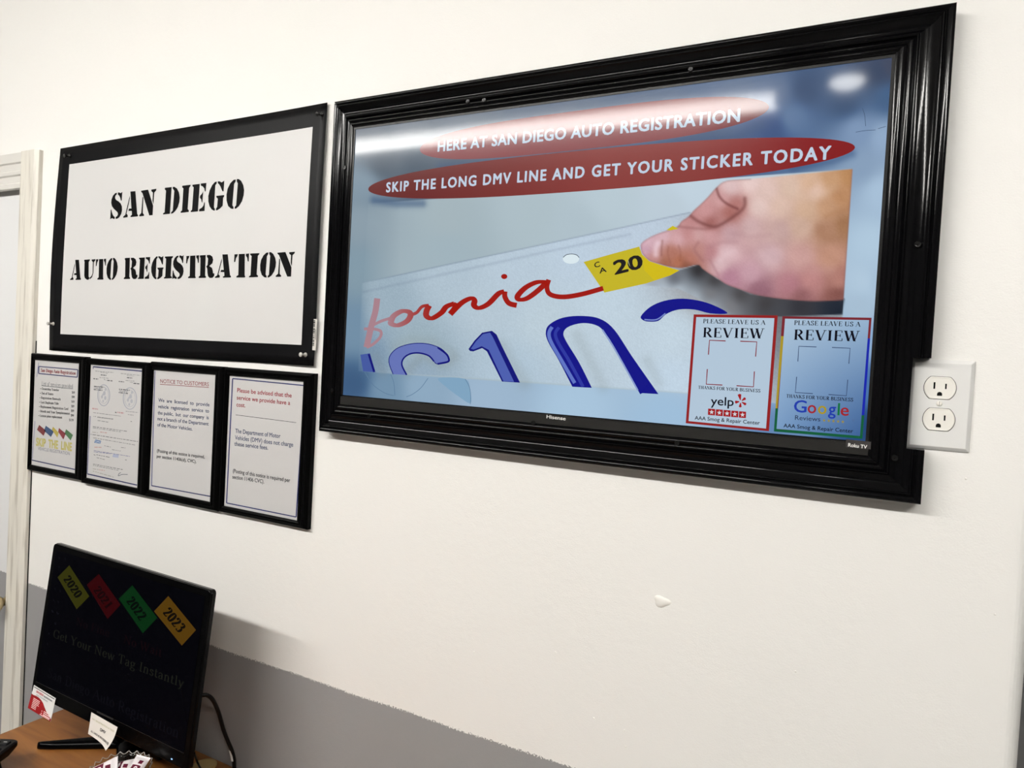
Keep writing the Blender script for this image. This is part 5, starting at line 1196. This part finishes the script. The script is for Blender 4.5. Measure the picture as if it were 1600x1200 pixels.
mt('No Fine', 335, 150, 630, 262, 70, (26, 8, 14)); mt('No Wait', 760, 310, 1100, 440, 74, (30, 8, 12))
for (x, y) in [(125, 30), (150, 140), (92, 228), (165, 40), (78, 320), (62, 405)]:
    stroke(MS, MP, m2([(x, y - 8), (x + 4, y + 10)]), 1.6, 0.0006, K((30, 30, 38)), False)
for (x, y) in [(140, 100), (100, 320), (150, 340), (85, 430), (130, 450), (70, 540), (120, 560), (100, 665), (200, 20), (140, 10)]:
    stroke(MS, MP, m1([(x, y - 10), (x + 6, y + 14)]), 1.5, 0.0006, K((26, 26, 34)), False)
MS.build('screen', M_MONSCREEN, mo, colors=True)
b = MB()
for y0 in (sz0 - 0.0012,):
    b.mesh([MM @ Vector((x, y, z)) for x, y, z in [(sx0, y0, 0.0006), (sx1, y0, 0.0006), (sx1, y0 + 0.0008, 0.0006), (sx0, y0 + 0.0008, 0.0006)]], [(0, 1, 2, 3)])
b.build('chin_seam', mat('seam_grey', (0.016, 0.015, 0.014), 0.4), mo)
b = MB()
pa, pb = MP.px(152.5, 1111.5), MP.px(177.5, 1124)
b.box(pa[0], pb[0], (pa[1] + pb[1]) / 2 - 0.0013, (pa[1] + pb[1]) / 2 + 0.0013, 0.0, 0.0016, MM); b.build('name_bar', mat('name_bar_grey', (0.03, 0.03, 0.03), 0.35, 0.2), mo)
pa = MP.px(268.5, 1186)
b = MB(); b.box(pa[0] - 0.0018, pa[0] + 0.0018, pa[1] - 0.0009, pa[1] + 0.0009, 0, 0.0007, MM); b.build('power_light', M_LED, mo)
# stand: neck and a V-shaped foot
nb = Vector((mx - 0.01, -0.055, DZ))
b = MB()
vs = []
for (z, w, d, y) in [(DZ + 0.010, 0.045, 0.016, -0.068), (DZ + 0.06, 0.034, 0.014, -0.078), (DZ + 0.17, 0.032, 0.014, -0.098), (DZ + 0.24, 0.045, 0.012, -0.10)]:
    vs += [(mx - w, y - d, z), (mx + w, y - d, z), (mx + w, y + d, z), (mx - w, y + d, z)]
b.mesh(vs, [(j * 4 + i, j * 4 + (i + 1) % 4, (j + 1) * 4 + (i + 1) % 4, (j + 1) * 4 + i) for j in range(3) for i in range(4)] + [(0, 3, 2, 1), (12, 13, 14, 15)])
b.build('neck', M_MON, mo, bevel=0.004)
tipL = on_z(59.5, 1164.5, DZ + 0.006); rootL = on_z(190, 1163.5, DZ)
for (tip, rt) in ((tipL, rootL), (Vector((2 * rootL.x - tipL.x + .02, tipL.y, DZ)), Vector((rootL.x + .02, rootL.y, DZ)))):
    b = MB(); d = (Vector((rt.x, rt.y, 0)) - Vector((tip.x, tip.y, 0))); L_ = d.length; d.normalize(); s = Vector((-d.y, d.x, 0))
    rings = []
    for k in range(13):
        f = k / 12; w = 0.0085 + 0.0130 * f
        if k == 0: w = 0.0045
        if k == 1: w = 0.008
        h = 0.013 + 0.007 * f; p = Vector((tip.x, tip.y, DZ)) + d * (L_ * (f if k > 1 else f * 0.5))
        rings.append([p + s * (w * math.cos(a)) + Vector((0, 0, max(0, h * (0.35 + 0.65 * math.sin(a))) if math.sin(a) > -0.5 else 0.0)) for a in [q_ * 2 * PI / 14 for q_ in range(14)]])
    b.mesh([p for r in rings for p in r], [(j * 14 + i, j * 14 + (i + 1) % 14, (j + 1) * 14 + (i + 1) % 14, (j + 1) * 14 + i) for j in range(12) for i in range(14)] + [tuple(range(14)), tuple(range(12 * 14, 13 * 14))])
    b.build('foot', M_MON, mo, smooth=True)
# power cord from behind the monitor down past the desk edge
cp = [(-0.23, -0.125, 0.99)] + [wall_plane(y_).P(u, v) for u, v, y_ in [(314, 1084, -.11), (323, 1086, -.10), (332, 1093, -.085), (341, 1112, -.06), (349, 1140, -.04), (356, 1158, -.03), (362, 1172, -.024), (365.5, 1186, -.02), (366, 1200, -.018), (366, 1225, -.016)]]
path = smooth_path([tuple(p) for p in cp], 6)
path = [(x, y, max(z, DZ + 0.0045)) for x, y, z in path]
b = MB(); b.tube(path, 0.0040, 10)
cord = b.build('power_cord', M_CORD, smooth=True)
tag(cord, 'black power cord hanging behind the right edge of the monitor', 'cord')
pw = [wall_plane(y_).P(u, v) for u, v, y_ in [(361.2, 1171.5, -.024), (363.6, 1179, -.022), (365.2, 1188, -.02)]]
b = MB(); b.tube([Vector(p) + Vector((-0.0008, -0.0012, 0)) for p in smooth_path([tuple(p) for p in pw], 4)], 0.0038, 8); b.build('white_tag', mat('cord_tag_white', (0.7, 0.7, 0.68), 0.5), cord)
cp2 = [on_z(303, 1176, DZ + 0.05), on_z(306, 1184, DZ + 0.02), on_z(309, 1192, DZ + 0.005), on_z(314, 1202, DZ + 0.004), on_z(322, 1212, DZ + 0.004)]
b = MB(); b.tube(smooth_path([tuple(p) for p in cp2], 5), 0.0022, 8)
tag(b.build('signal_cable', M_CORD, smooth=True), 'thin black cable lying on the desk by the monitor corner', 'cable')

# ---- two cards tucked along the bottom of the monitor
def card_surface(corners, out, nx_=8, nz_=8, curl=0.0):
    """corners TL TR BR BL in pixels, out = distance in front of the monitor face at each corner"""
    P_ = [MP.P(u, v, o_) for (u, v), o_ in zip(corners, out)]
    def S(s, t, off=0.0):
        p = (P_[0] * (1 - s) + P_[1] * s) * (1 - t) + (P_[3] * (1 - s) + P_[2] * s) * t
        return p + MP.n * (off + curl * (s * t) ** 3 - 0.4 * curl * (s * t))
    return S
def card_mesh(S, n_=8):
    b = MB(); vs = [S(i / n_, j / n_) for j in range(n_ + 1) for i in range(n_ + 1)]
    b.mesh(vs, [[j * (n_ + 1) + i, (j + 1) * (n_ + 1) + i, (j + 1) * (n_ + 1) + i + 1, j * (n_ + 1) + i + 1] for j in range(n_) for i in range(n_)])
    return b
def card_put(mb, S, g, s0, t0, s1, cap, col, off=0.0005):
    v, f, cp_ = g[:3]; n0 = g[3] if len(g) > 3 else 10 ** 9; cp_ = sans_cap() if cp_ == 0.729 else cp_
    x0 = min(p[0] for p in v); x1 = max(p[0] for p in v)
    mb.mesh([S(s0 + (p[0] - x0) / (x1 - x0) * (s1 - s0), t0 - p[1] / cp_ * cap, off + (i // n0) * 1.5e-5) for i, p in enumerate(v)], f, col)
def card_rect(mb, S, s0, t0, s1, t1, col, off=0.0004): mb.poly([S(s0, t0, off), S(s0, t1, off), S(s1, t1, off), S(s1, t0, off)], col)
def add_solid(o):
    s_ = o.modifiers.new('s', 'SOLIDIFY'); s_.thickness = 0.0003; s_.offset = -1
CW, CR = K((226, 222, 218)), K((136, 16, 20))
rc_ = thing('business_card', 'red and white business card tucked at the lower left corner of the monitor', 'card', MP.P(60, 1100, 0.004))
S1 = card_surface([(53.2, 1070.2), (87, 1091), (79, 1127.5), (43.6, 1106)], (0.0012, 0.0012, 0.010, 0.010))
add_solid(card_mesh(S1).build('stock', mat('card_white', (0.75, 0.74, 0.72), 0.45), rc_, recalc=False))
b = MB()
card_rect(b, S1, .03, .045, .97, .075, INK)
card_put(b, S1, sans('SAN DIEGO', .03), .17, .215, .50, .085, K((190, 70, 80))); card_put(b, S1, sans('REGISTRATION', .02), .53, .22, .88, .06, K((70, 68, 76)))
card_put(b, S1, sans('AND TITLE SERVICE'), .2, .335, .72, .055, K((110, 108, 116)))
cv = [(0, .37), (.08, .385), (.2, .36), (.33, .36), (.45, .40), (.55, .47), (.64, .58), (.74, .70), (.86, .80), (1, .90)]
for (s0, t0), (s1_, t1_) in zip(cv[:-1], cv[1:]):
    b.poly([S1(s0, t0, .0004), S1(s0, 1, .0004), S1(s1_, 1, .0004), S1(s1_, t1_, .0004)], CR)
for k in range(7): card_rect(b, S1, .13, .48 + k * .065, .42 - (k > 3) * .09 - (k == 2) * .02, .51 + k * .065, K((236, 200, 198)), .0006)
for k, (s0, s1_) in enumerate([(.66, .94), (.66, .95), (.66, .95)]): card_rect(b, S1, s0, .745 + k * .07, s1_, .78 + k * .07 + (k == 2) * .012, K((238, 206, 204)), .0006)
card_rect(b, S1, .53, .945, .95, .975, K((238, 206, 204)), .0006)
for t0 in (.77, .87): card_rect(b, S1, .57, t0, .60, t0 + .045, K((238, 206, 204)), .0006)
b.build('printing', M_PRINT, rc_, colors=True)
wc_ = thing('price_card', 'white card with black DMV lettering tucked under the middle of the monitor', 'card', MP.P(160, 1140, 0.004))
S2 = card_surface([(142.8, 1112.8), (183.6, 1136.2), (170.5, 1171), (137.6, 1146.6)], (0.0012, 0.0012, 0.016, 0.010), curl=0.012)
add_solid(card_mesh(S2, 12).build('stock', mat('card_cream', (0.74, 0.69, 0.64), 0.5), wc_, recalc=False))
b = MB()
card_put(b, S2, sans('PAY REGISTRATION & TAGS', .01), .08, .28, .93, .075, K((186, 182, 150)))
card_put(b, S2, sans('DMV', .03), .44, .56, .66, .13, K((40, 36, 38))); card_put(b, S2, sans('ALL CARDS 4% PROCESSING FEE', .02), .10, .84, .93, .085, K((52, 46, 46)))
b.build('printing', M_PRINT, wc_, colors=True)

# ================================================================== DESK PHONE at the left edge
zt = DZ + 0.052
Pc = on_z(33, 1154, zt); d1v = (on_z(0, 1152.5, zt) - Pc).normalized(); d2v = (on_z(0, 1178, zt) - Pc).normalized()
ph_ = thing('keypad_terminal', 'black keypad terminal on a stepped foot at the left edge of the desk', 'keypad', (Pc.x + d1v.x * .1 + d2v.x * .05, Pc.y + d1v.y * .1 + d2v.y * .05, DZ))
def PH(a, c_, z): return Vector((Pc.x, Pc.y, 0)) + Vector((d1v.x, d1v.y, 0)) * a + Vector((d2v.x, d2v.y, 0)) * c_ + Vector((0, 0, z))
La, Lb, r = 0.076, 0.165, 0.022
def rc_path(a0, a1, c0, c1, r):
    pts = []
    for (ca, cc, s0) in [(a0 + r, c0 + r, PI), (a1 - r, c0 + r, 1.5 * PI), (a1 - r, c1 - r, 0), (a0 + r, c1 - r, PI / 2)]:
        for k in range(6): a = s0 + PI / 2 * k / 5; pts.append((ca + r * math.cos(a), cc + r * math.sin(a)))
    return pts
def ph_loft(rings):
    b = MB(); n = len(rings[0][0]); vs = [PH(a, c_, z) for pts, z in rings for a, c_ in pts]
    b.mesh(vs, [(j * n + i, j * n + (i + 1) % n, (j + 1) * n + (i + 1) % n, (j + 1) * n + i) for j in range(len(rings) - 1) for i in range(n)] + [tuple(reversed(range(n))), tuple(range((len(rings) - 1) * n, len(rings) * n))])
    return b
ph_loft([(rc_path(0.010, La - .01, 0.010, Lb - .01, .012), zt - 0.026), (rc_path(0, La, 0, Lb, .014), zt - 0.010), (rc_path(0, La, 0, Lb, .014), zt - 0.003), (rc_path(.004, La - .004, .004, Lb - .004, .012), zt)]).build('keypad_body', M_PHONE, ph_, smooth=False, bevel=0.0015)
ph_loft([(rc_path(0.018, La - .012, 0.02, Lb - .02, .008), DZ), (rc_path(0.022, La - .014, 0.024, Lb - .02, .008), zt - 0.025)]).build('base', M_PHONE, ph_, bevel=0.001)
for i in range(5):
    for j in range(3):
        a0, c0 = 0.009 + j * 0.020, 0.012 + i * 0.026
        k_ = ph_loft([(rc_path(a0, a0 + .017, c0, c0 + .017, .004), zt), (rc_path(a0 + .001, a0 + .016, c0 + .001, c0 + .016, .004), zt + 0.003)]).build('key', M_KEY, ph_)
        b = MB(); b.mesh([PH(a0 + x, c0 + y, zt + 0.0032) for x, y in ((.005, .007), (.012, .007), (.012, .0092), (.005, .0092))], [(0, 1, 2, 3)]); b.build('key_mark', mat('key_mark_white', (0.5, 0.5, 0.5), 0.5) if (i, j) == (0, 0) else bpy.data.materials['key_mark_white'], k_)

# ================================================================== CANDY BOWL
BR, BH = 0.053, 0.092
BC = on_z(188, 1199, DZ + BH + 0.002); BC.z = DZ
print('BOWL', BC)
bw = thing('candy_bowl', 'clear fluted glass bowl with a scalloped rim in front of the monitor', 'bowl', BC)
b = MB(); n = 120; prof = [(0.024, 0.000), (0.026, 0.004), (0.030, 0.012), (0.038, 0.035), (0.045, 0.062), (BR - 0.003, 0.085), (BR, BH)]
vs = []; 
for inner in (0, 1):
    for r_, h in (prof if not inner else [(r_ - 0.0025, max(h, 0.004) if h < .09 else h) for r_, h in reversed(prof)]):
        for k in range(n):
            a = 2 * PI * k / n; fl = math.cos(22 * a); f_ = h / BH
            rr = r_ + 0.0016 * fl * f_ ; zz_ = h + 0.0042 * f_ ** 3 * (1 - abs(math.sin(11 * a)) ** 0.8)
            vs.append(BC + Vector((rr * math.cos(a), rr * math.sin(a), zz_)))
m_ = len(prof) * 2
b.mesh(vs, [(j * n + i, j * n + (i + 1) % n, (j + 1) * n + (i + 1) % n, (j + 1) * n + i) for j in range(m_ - 1) for i in range(n)] + [tuple(reversed(range(n))), tuple(range((m_ - 1) * n, m_ * n))])
b.build('glass_bowl', M_BOWL, bw, smooth=True)
b = MB()
rim = []
for k in range(241):
    a = 2 * PI * k / 240; rr = BR - 0.001 + 0.0016 * math.cos(22 * a)
    rim.append(BC + Vector((rr * math.cos(a), rr * math.sin(a), BH + 0.0042 * (1 - abs(math.sin(11 * a)) ** 0.8))))
b.tube(rim, 0.0008, 6); b.build('rim', mat('glass_rim', (0.34, 0.32, 0.30), 0.12), bw, smooth=True)
MAROON = K((84, 12, 40)); WW = K((232, 226, 228))
def candy(name_label, pc, size, rx, ry, rz, words):
    """a flat pillow pouch with crimped ends"""
    o = thing('wrapped_candy', name_label, 'candy', pc, 'wrapped candies in the glass bowl')
    M_ = Matrix.Translation(pc) @ Matrix.Rotation(rz, 4, 'Z') @ Matrix.Rotation(ry, 4, 'Y') @ Matrix.Rotation(rx, 4, 'X')
    lx, ly, th = size
    nx_, ny_ = 24, 10
    def H(s, t):
        e = max(0.0, 1 - (abs(2 * s - 1) / 0.80) ** 3) if abs(2 * s - 1) < .80 else 0
        return th * e ** 0.6 * max(0, 1 - (2 * t - 1) ** 2) ** 0.5 + 0.0004 + (0.0005 * math.sin(s * 90) if e == 0 else 0.0006 * math.sin(11 * s + 5 * t))
    def Q(s, t, side=1, off=0): 
        zz__ = 0.0006 if (i_end(s) and False) else 0
        return M_ @ Vector(((s - .5) * lx, (t - .5) * ly * (1 - .05 * math.sin(PI * s)), side * (H(s, t) + off)))
    def i_end(s): return s < .1 or s > .9
    b = MB()
    for side in (1, -1):
        vs = [Q(i / nx_, j / ny_, side) for j in range(ny_ + 1) for i in range(nx_ + 1)]
        b.mesh(vs, [[j * (nx_ + 1) + i, j * (nx_ + 1) + i + 1, (j + 1) * (nx_ + 1) + i + 1, (j + 1) * (nx_ + 1) + i] for j in range(ny_) for i in range(nx_)], WW)
    b.build('wrapper', M_WRAP, o, colors=True, smooth=True)
    b = MB()
    for (s0, s1_, t0, t1_, col) in words['bands']:
        k_ = 8
        vs = [Q(s0 + (s1_ - s0) * i / k_, t0 + (t1_ - t0) * j / k_, 1, 0.0004) for j in range(k_ + 1) for i in range(k_ + 1)]
        b.mesh(vs, [[j * (k_ + 1) + i, j * (k_ + 1) + i + 1, (j + 1) * (k_ + 1) + i + 1, (j + 1) * (k_ + 1) + i] for j in range(k_) for i in range(k_)], col)
    for (g, s0, s1_, t0, cap, col) in words['text']:
        v, f, cp_ = g[:3]; n0 = g[3]; cp_ = sans_cap(); x0 = min(p[0] for p in v); x1 = max(p[0] for p in v)
        b.mesh([Q(s0 + (p[0] - x0) / (x1 - x0) * (s1_ - s0), t0 + p[1] / cp_ * cap, 1, 0.0009 + (i // n0) * 1.5e-5) for i, p in enumerate(v)], f, col)
    b.build('printing', M_PRINT, o, colors=True)
def words(t_): return {'bands': [(.12, .62, .18, .80, MAROON), (.68, .82, .22, .5, MAROON)], 'text': [(sans(t_, .03), .18, .57, .32, .34, WW)]}
zc = DZ + 0.088
def cpos(u, v, z): p = on_z(u, v, z); return Vector((p.x, p.y, z))
candy('white and maroon wrapped candy at the left of the glass bowl', cpos(159, 1204, DZ + .094), (0.058, 0.028, 0.008), 0.5, -0.45, 0.75, words('Co'))
candy('white and maroon wrapped candy in the middle of the glass bowl', cpos(188, 1200, DZ + .092), (0.052, 0.028, 0.008), 0.35, -0.25, 0.55, words('Ri'))
candy('white wrapped candy standing up at the right of the glass bowl', cpos(212, 1203, DZ + .098), (0.050, 0.028, 0.007), 0.12, -0.62, 1.85, words('Co'))
